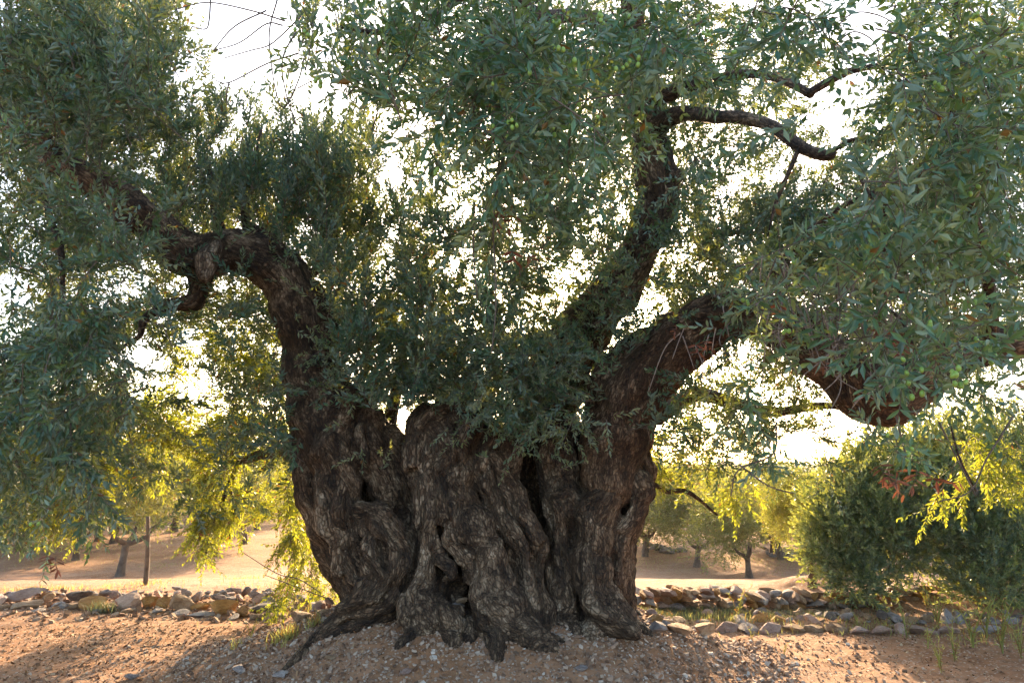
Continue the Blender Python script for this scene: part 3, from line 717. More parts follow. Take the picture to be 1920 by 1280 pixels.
# crown density: each character is an 80 px cell of the photograph, 0 none .. 9 densest
MID = """999710022456777766420466
999810000456777755310466
999820000146876654311665
998875565235765543333775
677899997345655565678887
555799998455554457888888
556666667744543457888998
667655568866554457888887
763111468988865333335544
543112677888886444332222
432112563124331243220100
542232300000000001000001""".split()
LEFT = """987600000000000000000000
888700000000000000000000
876500000000000000000000
854200000000000000000000
332100000000000000000000
333210000000000000000000
444210000000000000000000
554100000000000000000000
652000000000000000000000
541000000000000000000000
430000000000000000000000
210000000000000000000000
100000000000000000000000""".split()
NEAR = """000000155677888765420366
000000144467776532210477
000000011356664321111576
000000000124432110000565
000000000011221000002454
000000000001010000122333
000000000000000001233344
000000000000000001223444
000000000000000001111232
000000000000000000001111
000000000000000000101100
000000000000000000000000""".split()
# visible wood that foliage nearer than it mostly keeps clear of: px, py, radius
KEEP = [(586, 690, 50), (580, 640, 50), (570, 590, 50), (545, 545, 48), (505, 500, 44), (460, 478, 36), (415, 475, 36), (378, 490, 40), (335, 455, 24), (280, 410, 28), (245, 390, 28), (215, 370, 30), (175, 345, 28), (135, 320, 26), (100, 300, 16),
        (1205, 460, 30), (1235, 385, 32), (1228, 320, 26), (1170, 530, 22), (1160, 800, 55), (1180, 745, 55), (1215, 695, 50), (1265, 650, 42), (1330, 625, 28), (1490, 640, 28), (1540, 670, 34), (1590, 715, 46), (1650, 755, 48), (1690, 765, 42), (1560, 690, 36),
        (1440, 232, 16), (1500, 275, 16), (1540, 290, 16), (1460, 148, 14), (1520, 175, 14), (1570, 140, 12), (365, 560, 16), (600, 780, 70), (640, 850, 80), (700, 850, 60), (820, 830, 55), (880, 850, 55), (950, 870, 45), (1050, 860, 40), (1140, 870, 60), (1200, 880, 40)]
KEEP = np.array(KEEP, float)
def style_up(px, py):
    u = ((px > 300) & (px < 720) & (py < 470)) * 1.1 + ((px < 300) & (py < 330)) * .55 + ((px > 560) & (px < 800) & (py > 440) & (py < 680)) * .55
    u = u + .25
    return u - ((px > 820) & (py < 420)) * .55 - ((px < 260) & (py > 520)) * .9 - ((px > 1350) & (py > 560)) * .4
def layer(name, cmap, Y0, Y1, per9, temps, seed, twigs=10, blen=(.3, .65), scl=(.95, 1.35), keep=.93, label=None, mats=(M_leaf, M_twig), gather=None, maxrow=99, back_rows=None):
    rg = np.random.default_rng(seed); S = []; U = []
    for r, row in enumerate(cmap):
        for c, ch in enumerate(row):
            d = int(ch)
            if not d: continue
            # softer step at low densities, extra cells outside the frame at its edges
            nb = rg.poisson(per9 * (d / 9) ** 1.35 / twigs * 1.0)
            for _ in range(nb):
                px = (c + rg.random()) * 80; py = (r + rg.random()) * 80
                if c == 0 and rg.random() < .35: px -= 100
                if c == 23 and rg.random() < .35: px += 100
                if r == 0 and rg.random() < .6: py -= rg.uniform(0, 260)
                Y = rg.uniform(Y0, Y1)
                if back_rows and r >= back_rows and 540 < px < 1260: Y = rg.uniform(max(Y0, 7.8), max(Y1, 8.8))
                if Y < 6.6 and np.min(np.hypot(px - KEEP[:11, 0], py - KEEP[:11, 1])) < 36: Y = rg.uniform(6.7, Y1) if Y1 > 6.8 else Y
                S.append((px, py, Y))
    S = np.array(S); pos = Pv(S[:, 0], S[:, 1], S[:, 2]); up = style_up(S[:, 0], S[:, 1])
    N = len(S); d = rg.normal(0, 1, (N, 3)); d[:, 2] = d[:, 2] * .5 + up * 1.6 + .1; d = nrm(d)
    ln = rg.uniform(*blen, N)
    # start each branchlet so that its middle sits on the sampled point
    pos = pos - d * ln[:, None] * .5
    tv, tt, pts, tan = tubes_fast(pos, d, ln, np.where(up > .15, .15, -.25), .0035 * np.ones(N), 6, seed)
    u = rg.random((N, twigs)) ** .8; k = np.minimum((u * 5).astype(int), 4); f = (u * 5 - k)[..., None]
    ii = np.arange(N)[:, None]
    tp = pts[ii, k] * (1 - f) + pts[ii, k + 1] * f; td = tan[ii, k]
    rnd = rg.normal(0, 1, tp.shape); tdir = nrm(td * .9 + nrm(rnd) * .95 + np.array([0, 0, 1.0]) * (up * .7 - .1)[:, None, None])
    tp = tp.reshape(-1, 3); tdir = tdir.reshape(-1, 3)
    # keep foliage off the wood that shows
    qx, qy = project(tp + tdir * .1)
    dd = np.min(np.hypot(qx[:, None] - KEEP[None, :, 0], qy[:, None] - KEEP[None, :, 1]) - KEEP[None, :, 2], 1)
    ok = ~((dd < 0) & (tp[:, 1] < 6.6) & (rg.random(len(tp)) < keep))
    ok &= ~((qx > 560) & (qx < 880) & (qy > 755) & (tp[:, 1] < 7.6))
    ok &= ~((qx > 560) & (qx < 1225) & (qy > 800) & (tp[:, 1] < 7.6))
    ok &= (qx > -160) & (qx < 2080) & (qy > -170)
    tp, tdir = tp[ok], tdir[ok]
    bo = np.repeat(~((np.min(np.hypot(S[:, 0][:, None] - KEEP[None, :, 0], S[:, 1][:, None] - KEEP[None, :, 1]) - KEEP[None, :, 2], 1) < 10) & (S[:, 2] < 6.6)), 6 * 3)
    keepT = bo[tt[:, 0]]
    tt = tt[keepT]
    m = scatter(name, temps, tp, tdir, rg.uniform(*scl, len(tp)), list(mats), (tv, tt), seed)
    treepart('foliage', m, kind='stuff', label=label)
    return tp, tdir
K = 1.0
layer('foliage_mid', MID, 5.4, 8.6, 170 * K, TW_LO, 1, label='main crown of small grey-green leaves', back_rows=10)
layer('foliage_left', LEFT, 3.7, 5.2, 112 * K, TW_MID, 2, label='dense leaves of the left side of the crown', blen=(.25, .5))
npos, ndir = layer('foliage_near', NEAR, 2.3, 4.2, 42 * K, TW_MID, 3, label='overhanging leaves close to the viewer', blen=(.2, .4), twigs=6, mats=(M_leaf_near_lit, M_twig))
print('near twigs', len(npos))

# sprays at the back of the crown that the low sun shines through
BACKS = [(330, 810, 9.2, 90, 40, 30, -.2), (260, 860, 9.2, 60, 40, 14, -.5), (405, 890, 8.9, 45, 40, 20, -.8), (405, 950, 8.9, 35, 45, 18, -1.0), (390, 1000, 8.9, 18, 30, 5, -1.0),
         (130, 810, 8.8, 60, 40, 30, -.3), (200, 790, 8.9, 50, 40, 24, 0), (60, 830, 8.6, 60, 50, 30, -.4), (180, 900, 8.6, 30, 40, 12, -.5), (90, 930, 8.3, 50, 40, 16, -.5), (300, 780, 9.2, 60, 30, 16, .2), (555, 930, 8.6, 30, 50, 16, -.6), (560, 1000, 8.5, 28, 40, 16, -.6), (590, 1070, 8.4, 25, 30, 8, -.8), (1300, 870, 7.6, 70, 25, 5, 0), (1370, 910, 7.6, 50, 15, 4, 0),
         (1250, 850, 7.6, 50, 50, 8, -.2), (470, 790, 8.6, 60, 60, 36, -.4), (490, 690, 8.6, 50, 60, 26, -.4), (1850, 850, 6.2, 60, 50, 12, -.8), (40, 880, 7.8, 60, 60, 16, -.8), (440, 640, 8.5, 90, 60, 26, -.2), (330, 700, 8.6, 60, 60, 6, -.2)]
rg = np.random.default_rng(31); S = []; dr = []
for (px, py, Y, rx, ry, n, up) in BACKS:
    for _ in range(int(n * 1.0)):
        a = rg.normal(0, .5, 2); S.append(P(px + rx * a[0], py + ry * a[1] , Y + rg.normal(0, .35))); dr.append(up)
S = np.array(S); dr = np.array(dr); N = len(S); d = rg.normal(0, 1, (N, 3)); d[:, 2] = d[:, 2] * .4 + dr * 1.5; d = nrm(d); ln = rg.uniform(.25, .55, N)
tv, tt, pts, tan = tubes_fast(S - d * ln[:, None] * .5, d, ln, dr * .3, .003 * np.ones(N), 6, 31)
u = rg.random((N, 9)); k = np.minimum((u * 5).astype(int), 4); f = (u * 5 - k)[..., None]; ii = np.arange(N)[:, None]
tp = (pts[ii, k] * (1 - f) + pts[ii, k + 1] * f).reshape(-1, 3); tdir = nrm(tan[ii, k] * .9 + nrm(rg.normal(0, 1, (N, 9, 3))) * .8 + np.array([0, 0, 1.0]) * (dr * .5)[:, None, None]).reshape(-1, 3)
treepart('foliage', scatter('foliage_backlit', TW_LO, tp, tdir, rg.uniform(.9, 1.25, len(tp)), [M_leaf_backlit, M_twig], (tv, tt), 31), kind='stuff', label='yellow leaves hanging at the back where the low sun shines through')

# sprigs sprouting from the old wood, and the sprays just above the trunk
SP = [(625, 690, 5.9, 16, -.1), (650, 720, 5.85, 10, -.2), (575, 700, 5.85, 3, .2), (600, 590, 5.85, 12, .1), (625, 640, 5.9, 16, .2), (600, 520, 5.8, 10, .2), (400, 380, 6.4, 40, .9), (470, 360, 6.4, 50, .9), (560, 400, 6.5, 50, .9), (630, 420, 6.5, 50, .7), (350, 350, 6.3, 20, .7), (440, 310, 6.4, 16, 1.), (530, 320, 6.4, 16, 1.), (610, 330, 6.4, 16, 1.), (1420, 545, 5.2, 40, -.3), (1500, 560, 5.0, 46, -.3), (1570, 570, 4.9, 40, -.3), (1640, 590, 4.8, 40, -.3), (1710, 610, 4.7, 34, -.4), (1380, 520, 5.4, 34, .1), (510, 440, 5.75, 10, .5), (550, 465, 5.75, 10, .2),
      (700, 850, 5.85, 4, -.2), (1000, 700, 5.7, 60, -.2), (960, 640, 5.7, 50, -.2), (940, 740, 5.7, 46, -.5), (1020, 780, 5.7, 34, -.6), (1060, 760, 5.7, 16, -.6), (960, 790, 5.7, 22, -.7), (900, 700, 5.8, 36, -.3), (1080, 640, 6.0, 22, 0), (1150, 580, 6.0, 26, .2),
      (850, 660, 6.0, 60, .1), (880, 600, 6.1, 50, .1), (900, 730, 5.9, 60, -.2), (830, 600, 6.3, 50, .2), (980, 560, 6.2, 50, 0), (930, 500, 6.2, 30, 0), (680, 520, 6.4, 60, .6), (650, 450, 6.4, 50, .7), (700, 600, 6.3, 60, .5), (740, 680, 6.3, 50, .3), (670, 640, 6.1, 40, .4), (1030, 700, 6.0, 36, -.2), (800, 540, 6.4, 40, .3), (1095, 790, 5.5, 6, -.6), (270, 480, 5.0, 16, .1), (170, 490, 4.8, 24, .1), (100, 560, 4.8, 26, -.3), (790, 680, 6.4, 40, .4), (760, 640, 6.4, 40, .4), (710, 680, 6.5, 34, .4), (720, 610, 6.4, 34, .5), (820, 710, 6.4, 26, .2)]
S = []; dr = []
for (px, py, Y, n, up) in SP:
    for _ in range(n):
        a = rg.normal(0, 36, 2); S.append(P(px + a[0], py + a[1], Y + rg.normal(0, .16))); dr.append(up)
S = np.array(S); dr = np.array(dr); d = rg.normal(0, 1, S.shape); d[:, 2] += dr * 2; d[:, 1] -= .4
treepart('foliage', scatter('foliage_sprigs', TW_MID + TW_LO, S, nrm(d), rg.uniform(.7, 1.1, len(S)), [M_leaf_drape, M_twig_pale], None, 33), kind='stuff', label='green sprigs sprouting from the limbs and above the trunk')

# nearest leafy twigs, one object each; the very nearest with every leaf an object
from mathutils import Matrix, Vector
def mat4(p, Rm, s):
    M = Matrix.Identity(4)
    for i in range(3):
        for j in range(3): M[i][j] = float(Rm[i, j] * s)
        M[i][3] = float(p[i] - (MX, MY, .3)[i])
    return M
hi_meshes = [mesh('leafy_twig', v, [t], [M_leaf_near_lit, M_twig], [m], {'v': a}, False) for v, t, m, a in TW_HI]
bare_stem = []
for s in range(4):
    v, t, m, a = twig_template(s + 60, .15, 6, hi=True, curve=.03, leaves=False)
    bare_stem.append(mesh('leafy_twig', v, [t], [M_twig], None, {'v': a}, True))
leaf_meshes = []
for s in range(6):
    v, t = leaf_geo(.062 * (1 + .06 * (s - 2)), .0155, True, .04 * s)
    leaf_meshes.append(mesh('leaf', v, [t], [M_leaf_near_lit], None, {'v': np.full(len(v), (.15, .3, .45, .6, .8, .99)[s])}, False))
NEARSPOTS = [(1000, 60, 2.6, 150, 60, 34), (1150, 60, 2.6, 120, 60, 24), (860, 60, 2.7, 120, 50, 22), (1000, 150, 2.6, 110, 50, 26), (1080, 230, 2.6, 70, 40, 16), (940, 240, 2.6, 60, 40, 12), (660, 90, 2.8, 90, 60, 26), (640, 160, 2.8, 50, 20, 9), (570, 110, 2.9, 20, 40, 7),
             (1260, 60, 2.7, 90, 60, 16), (1400, 60, 2.9, 80, 50, 10), (1730, 90, 2.6, 60, 70, 22), (1850, 80, 2.6, 70, 70, 18), (1720, 230, 2.6, 60, 60, 20), (1830, 240, 2.8, 60, 60, 12), (1430, 620, 3.0, 40, 20, 5), (1400, 560, 3.1, 60, 50, 10),
             (1760, 660, 2.4, 70, 50, 20), (1700, 720, 2.4, 40, 40, 10), (1840, 640, 2.4, 60, 50, 12), (1650, 840, 2.7, 30, 40, 8), (1440, 850, 3.0, 30, 30, 8), (1730, 820, 2.8, 40, 20, 5), (1820, 520, 2.6, 80, 80, 16), (1620, 480, 2.8, 80, 60, 12),
             (30, 220, 3.4, 40, 50, 8), (200, 60, 3.6, 80, 50, 8), (1000, 340, 2.8, 80, 40, 6), (820, 310, 2.8, 60, 30, 5), (1160, 270, 2.6, 60, 30, 6), (90, 980, 3.6, 40, 40, 3), (80, 1040, 3.6, 20, 10, 1)]
rg = np.random.default_rng(55); TWO = []; near_pts = []
cnt = 0; leafcount = 0
for (px, py, Y, rx, ry, n) in NEARSPOTS:
    for _ in range(n):
        a = rg.normal(0, .6, 2); p = P(px + rx * a[0], py + ry * a[1], Y + rg.uniform(-.15, .35))
        d = rg.normal(0, .8, 3); d[2] -= .5; d[1] -= .25; Rm = rot_to(nrm(d), np.array(rg.uniform(0, 6.28)))
        s = rg.uniform(.85, 1.15); M = mat4(p, Rm, s)
        if leafcount < 288 and rg.random() < .1:
            o = link('leafy_twig', bare_stem[cnt % 4], tree); o.matrix_local = M
            for j in range(6):
                for sd in (0, 1):
                    t = .06 + .94 * (j + .3) / 6; ang = (j % 2) * math.pi / 2 + sd * math.pi + rg.normal(0, .25); op = 1.05 * (1 - .4 * t) + rg.normal(0, .12)
                    dl = np.array([math.sin(op) * math.cos(ang), math.cos(op), math.sin(op) * math.sin(ang)])
                    q = rot_to(dl, np.array(rg.normal(0, .6)))
                    Ml = Matrix.Identity(4)
                    for ii_ in range(3):
                        for jj in range(3): Ml[ii_][jj] = float(q[ii_, jj] * rg.uniform(.9, 1.1) if ii_ == jj else q[ii_, jj])
                    Ml[1][3] = .15 * t
                    lf = link('leaf', leaf_meshes[int(rg.choice(6, p=[.2, .25, .25, .17, .1, .03]))], o); lf.matrix_local = Ml; leafcount += 1
        else:
            o = link('leafy_twig', hi_meshes[cnt % 8], tree); o.matrix_local = M
        near_pts.append((p, d, py)); cnt += 1
print('twigs', cnt, 'leaves', leafcount)

# olives in twos and threes under the nearest twigs
a = np.linspace(0, math.pi, 7); b = np.linspace(0, 2 * math.pi, 9)[:-1]
ov = np.array([[.0062 * math.sin(x) * math.cos(y), .0062 * math.sin(x) * math.sin(y), -.0085 * math.cos(x)] for x in a[1:-1] for y in b] + [[0, 0, -.0088], [0, 0, .0088]])
oq = np.array([[i * 8 + j, i * 8 + (j + 1) % 8, (i + 1) * 8 + (j + 1) % 8, (i + 1) * 8 + j] for i in range(4) for j in range(8)])
ot = np.array([[40, (j + 1) % 8, j] for j in range(8)] + [[41, 32 + j, 32 + (j + 1) % 8] for j in range(8)])
om = mesh('olive', ov, [oq, ot], [M_olive], None, None, True)
sv, sq, st_, _g = tube([[0, 0, .0085], [0.002, .001, .02], [.003, .006, .034]], [.0007, .0006, .0006], 4)
stalk = mesh('stalk', sv, [sq, st_], [M_twig_pale], None, None, True)
no = 0
OS = [q for q in near_pts if q[2] < 330 or q[2] > 440]
rg.shuffle(OS)
for (p, d, py) in OS:
    if no > 285: break
    m = int(rg.integers(1, 5)) if rg.random() < .85 else 0
    for _ in range(m):
        q = p + rg.normal(0, .014, 3) + np.array([0, -.085, -.03])
        o = link('olive', om, tree); s = rg.uniform(1.15, 1.6)
        o.matrix_local = Matrix.Translation(Vector((q - np.array([MX, MY, .3])).tolist())) @ Matrix.Rotation(rg.uniform(0, 6), 4, 'Z') @ Matrix.Rotation(rg.normal(0, .25), 4, 'X') @ Matrix.Scale(s, 4)
        if m and _ == 0: link('stalk', stalk, o)
        no += 1

# withered leaf clusters
dead = [mesh('withered_twig', v, [t], [M_dead, M_twig], [m], {'v': a * .6}, False) for v, t, m, a in [twig_template(s + 90, .07, 4, .062, .013, hi=True, spread=1.3, curve=.03) for s in range(3)]]
for i, (px, py, Y) in enumerate([(935, 405, 3.0), (965, 415, 3.0), (960, 480, 3.1), (990, 490, 3.1), (1270, 622, 3.6), (1305, 655, 3.6), (1320, 650, 3.6), (1650, 880, 2.8), (1665, 895, 2.8), (1680, 905, 2.8), (1720, 890, 2.9), (1745, 905, 2.9), (1680, 630, 2.9), (1700, 650, 2.9), (1575, 685, 3.0),
                                 (90, 1050, 3.6), (105, 1055, 3.6), (905, 265, 2.8), (380, 1000, 8.6), (1640, 605, 2.9), (1460, 580, 3.0)]):
    d = np.array([rg.normal(0, .5), rg.normal(0, .4), -1.0]); o = link('withered_twig', dead[i % 3], tree); o.matrix_local = mat4(P(px, py - 12, Y), rot_to(nrm(d), np.array(rg.uniform(0, 6))), rg.uniform(.8, 1.1))

# bare hanging twigs
def bare(path_px, mat=M_twig_pale, r=1.6):
    a = [(x, y, Y, r * (1 - .5 * i / len(path_px))) for i, (x, y, Y) in enumerate(path_px)]
    return branch_obj(a, name='bare_twig', n=5, ns=5, rough=0, mat=mat)
for i in range(46):
    x0 = rg.uniform(1420, 1720); y0 = rg.uniform(470, 600); Y = rg.uniform(2.7, 4.6); L_ = rg.uniform(60, 220)
    b = rg.normal(0, 40); c = rg.normal(0, 60)
    bare([(x0, y0, Y), (x0 + b * .6, y0 + L_ * .35, Y + .05), (x0 + b, y0 + L_ * .7, Y), (x0 + b + c * .5, y0 + L_, Y - .05)], mat=(M_twig_pale, M_twig)[i % 2], r=rg.uniform(.9, 1.9))
for i in range(18):
    x0 = rg.uniform(1250, 1520); y0 = rg.uniform(560, 660); Y = rg.uniform(3.6, 5.2); b = rg.normal(0, 40)
    bare([(x0, y0, Y), (x0 + b * .5, y0 + 30, Y), (x0 + b, y0 + rg.uniform(50, 110), Y)], r=1.2)
for pth in ([(565, 30, 3.0), (535, 60, 3.0), (505, 85, 3.0), (470, 95, 3.0), (418, 110, 3.0)], [(535, 40, 3.0), (470, 20, 3.0), (390, 5, 3.0), (330, 18, 3.0)], [(555, 60, 3.0), (530, 110, 3.0), (535, 170, 3.0), (555, 235, 3.0)],
            [(530, 48, 3.0), (500, 45, 3.0), (450, 80, 3.0), (400, 95, 3.0)], [(560, 100, 3.1), (500, 120, 3.1), (430, 155, 3.1), (402, 150, 3.1)], [(430, 155, 3.1), (425, 175, 3.1), (426, 198, 3.1)], [(570, 110, 3.1), (560, 150, 3.1), (535, 200, 3.1), (520, 190, 3.1)],
            [(500, 20, 3.0), (440, 50, 3.0), (400, 95, 3.0)], [(395, 0, 3.0), (392, 40, 3.0), (385, 55, 3.0), (360, 50, 3.0)], [(520, 0, 3.0), (505, 60, 3.0), (510, 130, 3.0), (520, 185, 3.0)],
            [(940, 160, 2.9), (935, 300, 2.9), (925, 420, 2.9), (930, 560, 2.9), (922, 660, 2.9)], [(890, 380, 3.0), (888, 480, 3.0), (895, 560, 3.0)],
            [(1560, 60, 3.2), (1600, 25, 3.2), (1650, 30, 3.2), (1700, 60, 3.2)], [(1560, 90, 3.2), (1600, 60, 3.2), (1640, 80, 3.2), (1650, 120, 3.2)], [(1545, 20, 3.2), (1560, 80, 3.2), (1600, 110, 3.2), (1660, 90, 3.2)],
            [(1455, 790, 3.0), (1450, 850, 3.0), (1385, 880, 3.0), (1370, 930, 3.0)], [(1385, 870, 3.0), (1440, 910, 3.0), (1490, 925, 3.0)], [(1760, 790, 2.8), (1790, 850, 2.8), (1830, 930, 2.8)], [(1680, 780, 2.8), (1700, 860, 2.8), (1705, 880, 2.8)],
            [(1900, 780, 3.0), (1850, 860, 3.0), (1820, 920, 3.0), (1760, 940, 3.0)], [(600, 1110, 5.6), (560, 1085, 5.5), (520, 1075, 5.4), (455, 1035, 5.3)], [(610, 1120, 5.6), (570, 1105, 5.5), (530, 1090, 5.4), (498, 1078, 5.3)]):
    bare(pth, mat=M_twig, r=1.0 if pth[0][2] > 5 else 1.9)
print('tree done')

# ------------------------------------------------------------------ stones
def rock_mesh(name, seed, mat, flat=1.0, cuts=7, sub=2):
    """faceted, worn boulder within a unit box"""
    import bmesh
    bm = bmesh.new(); bmesh.ops.create_icosphere(bm, subdivisions=sub, radius=.62)
    rg = np.random.default_rng(seed); V = np.array([v.co[:] for v in bm.verts])
    for _ in range(cuts):
        n = nrm(rg.normal(0, 1, 3)); dcut = rg.uniform(.22, .42); e = V @ n - dcut
        V = V - np.outer(np.maximum(e, 0), n) * .98
    V = V + nrm(V) * (.04 * fbm(V * 3 + seed, seed, 2))[:, None]
    V /= np.abs(V).max(0) * 2
    T = np.array([[l.index for l in f.verts] for f in bm.faces]); bm.free()
    me = mesh(name, V, [T], [mat], None, None, False)
    return me
def stone_material(name, stops, rough=.85):
    m, t, o = new_mat(name)
    tc = t.nodes.new('ShaderNodeTexCoord'); oi = t.nodes.new('ShaderNodeObjectInfo')
    ad = t.nodes.new('ShaderNodeVectorMath'); ad.operation = 'ADD'; t.links.new(tc.outputs['Object'], ad.inputs[0])
    cb = t.nodes.new('ShaderNodeCombineXYZ'); ml = math_(t, 'MULTIPLY', oi.outputs['Random'], 37.0)
    for i in range(3): t.links.new(ml, cb.inputs[i])
    t.links.new(cb.outputs[0], ad.inputs[1])
    n1 = noise(t, ad.outputs[0], 2.6, 6, .62, .5); n2 = noise(t, ad.outputs[0], 14, 5, .65)
    col = ramp(t, n1, stops)
    v = ramp(t, oi.outputs['Random'], [(0, (.7, .68, .66)), (.5, (1, 1, 1)), (1, (1.25, 1.22, 1.15))])
    col = mix(t, 1.0, col, v, 'MULTIPLY')
    col = mix(t, .5, col, ramp(t, n2, [(.35, (.5, .48, .46)), (.65, (1.1, 1.1, 1.1))]), 'MULTIPLY')
    b = node(t, 'ShaderNodeBsdfPrincipled', Roughness=rough); b.inputs['Specular IOR Level'].default_value = .25
    t.links.new(col, b.inputs['Base Color']); t.links.new(bump(t, n2, .7, .03, bump(t, n1, .5, .05)), b.inputs['Normal']); t.links.new(b.outputs[0], o.inputs[0])
    return m
M_st = {'tan': stone_material('tan_stone', [(.3, (.20, .12, .07)), (.5, (.36, .24, .15)), (.7, (.46, .34, .24))]),
        'ochre': stone_material('ochre_stone', [(.3, (.22, .11, .04)), (.5, (.40, .21, .07)), (.7, (.48, .30, .14))]),
        'grey': stone_material('grey_stone', [(.3, (.17, .15, .14)), (.5, (.33, .29, .28)), (.7, (.46, .42, .40))]),
        'pink': stone_material('pinkish_stone', [(.3, (.30, .19, .15)), (.5, (.42, .29, .24)), (.7, (.50, .38, .33))]),
        'dark': stone_material('dark_stone', [(.3, (.06, .05, .045)), (.5, (.13, .11, .10)), (.7, (.22, .19, .17))])}
ROCK = {k: [rock_mesh('stone', 10 * i + j, m, cuts=8) for j in range(5)] for i, (k, m) in enumerate(M_st.items())}
def place_stone(parent, origin, c, size, kind, rg, name='stone', tilt=.12, rz=None):
    o = bpy.data.objects.new(name, ROCK[kind][int(rg.integers(0, 5))]); C.objects.link(o)
    if parent is not None: o.parent = parent
    o.location = (c[0] - origin[0], c[1] - origin[1], c[2] - origin[2])
    o.rotation_euler = (rg.normal(0, tilt), rg.normal(0, tilt), rg.normal(0, .25) if rz is None else rz)
    o.scale = size
    return o
rg = np.random.default_rng(77)
# low wall left of the tree: x0, x1, top, bottom in the photograph, and the sort of stone
g0 = ground_at(300, 1150)
WL = empty('stone_wall', tuple(g0), label='low dry stone edging of large tan and ochre blocks left of the old tree', category='stone wall')
LST = [(13, 75, 1107, 1123, 'pink', .25), (25, 93, 1124, 1142, 'tan', 0), (-12, 12, 1119, 1135, 'pink', 0), (-60, -14, 1120, 1140, 'tan', 0), (94, 126, 1128, 1143, 'grey', 0), (76, 100, 1112, 1127, 'tan', .2), (130, 175, 1109, 1124, 'dark', .25), (126, 152, 1130, 1143, 'tan', 0),
       (152, 210, 1121, 1142, 'ochre', 0), (210, 275, 1116, 1143, 'pink', 0), (268, 298, 1118, 1142, 'ochre', .05), (296, 324, 1122, 1143, 'ochre', 0), (322, 360, 1117, 1147, 'tan', 0), (352, 397, 1131, 1146, 'ochre', 0), (350, 402, 1146, 1157, 'grey', -.03), (322, 352, 1145, 1155, 'grey', -.03),
       (397, 449, 1125, 1155, 'ochre', 0), (446, 472, 1139, 1158, 'ochre', 0), (476, 536, 1133, 1151, 'dark', .1), (470, 504, 1149, 1163, 'tan', 0), (500, 538, 1150, 1164, 'tan', 0), (544, 584, 1147, 1168, 'tan', 0), (584, 620, 1143, 1160, 'tan', .1), (536, 560, 1140, 1152, 'grey', .15),
       (280, 305, 1141, 1150, 'grey', -.05), (222, 244, 1141, 1150, 'tan', -.05), (430, 446, 1153, 1162, 'grey', -.05), (180, 200, 1141, 1149, 'grey', -.05), (60, 84, 1140, 1148, 'grey', -.05), (0, 20, 1133, 1144, 'tan', 0)]
for (x0, x1, y0, y1, kd, back) in LST:
    xc = (x0 + x1) / 2; gp = ground_at(xc, max(y1, 1143)); Y = gp[1] + .12 + back
    c = P(xc, (y0 + y1) / 2, Y); wd = (x1 - x0) * Y / F * 1.10; hh = (y1 - y0) * Y / F * 1.22
    place_stone(WL, g0, c, (wd, max(.2, wd * .6), hh), kd, rg, tilt=.06, rz=rg.normal(0, .1))
n = 0
while n < 115:                                        # grey rubble behind the blocks
    px = rg.uniform(-20, 640); 
    if px < 330 and rg.random() < .55: continue
    base = ground_at(px, 1140 + (px - 300) * .02); Y = base[1] + rg.uniform(.25, 1.0); x = (px - 960) / F * Y
    s = rg.uniform(.05, .15); z = float(H(x, Y)) + s * .22 + rg.uniform(0, .07)
    place_stone(WL, g0, (x, Y, z), (s * 1.3, s, s * .75), str(rg.choice(['grey', 'grey', 'tan', 'pink'])), rg, tilt=.4); n += 1

# dry stone wall behind on the right
def line_wall(name_label, x0, x1, yb0, yb1, top, rows, sw, kinds, back=0., thick=.3, stuff=False, seed=1, jitter=.02):
    rg = np.random.default_rng(seed)
    a = np.array([(x0 - 960) / F * yb0 * .96, yb0, 0.]); b = np.array([(x1 - 960) / F * yb1 * .96, yb1, 0.]); g = (a + b) / 2
    Wt = empty('stone_wall', tuple(g), label=name_label, category='stone wall')
    L = np.linalg.norm(b - a); d = (b - a) / L; ang = math.atan2(d[1], d[0]); nn_ = 0
    for r in range(rows):
        s = rg.uniform(0, sw * .6)
        while s < L:
            wd = sw * rg.uniform(.6, 1.5); hh = top / rows * rg.uniform(.9, 1.35)
            p = a + d * (s + wd / 2); x, y = p[0] + rg.normal(0, jitter), p[1] + rg.normal(0, jitter) + back
            z = float(H(x, y)) + top / rows * (r + .5) + rg.normal(0, .012) + .05 * math.sin(s * 1.7) * r / rows
            for k in range(2):
                place_stone(Wt, g, (x - d[1] * k * thick * .5, y + d[0] * k * thick * .5 , z), (wd * 1.12, thick * rg.uniform(.7, 1), hh * 1.45), str(rg.choice(kinds)), rg, tilt=.10, rz=ang + rg.normal(0, .12)); nn_ += 1
            s += wd
    print(name_label, nn_)
    return Wt
line_wall('dry stone field wall of small warm stones running right behind the old trunk', 1150, 1830, 8.4, 9.0, .19, 3, .12, ['tan', 'tan', 'ochre', 'pink', 'grey'], seed=5)
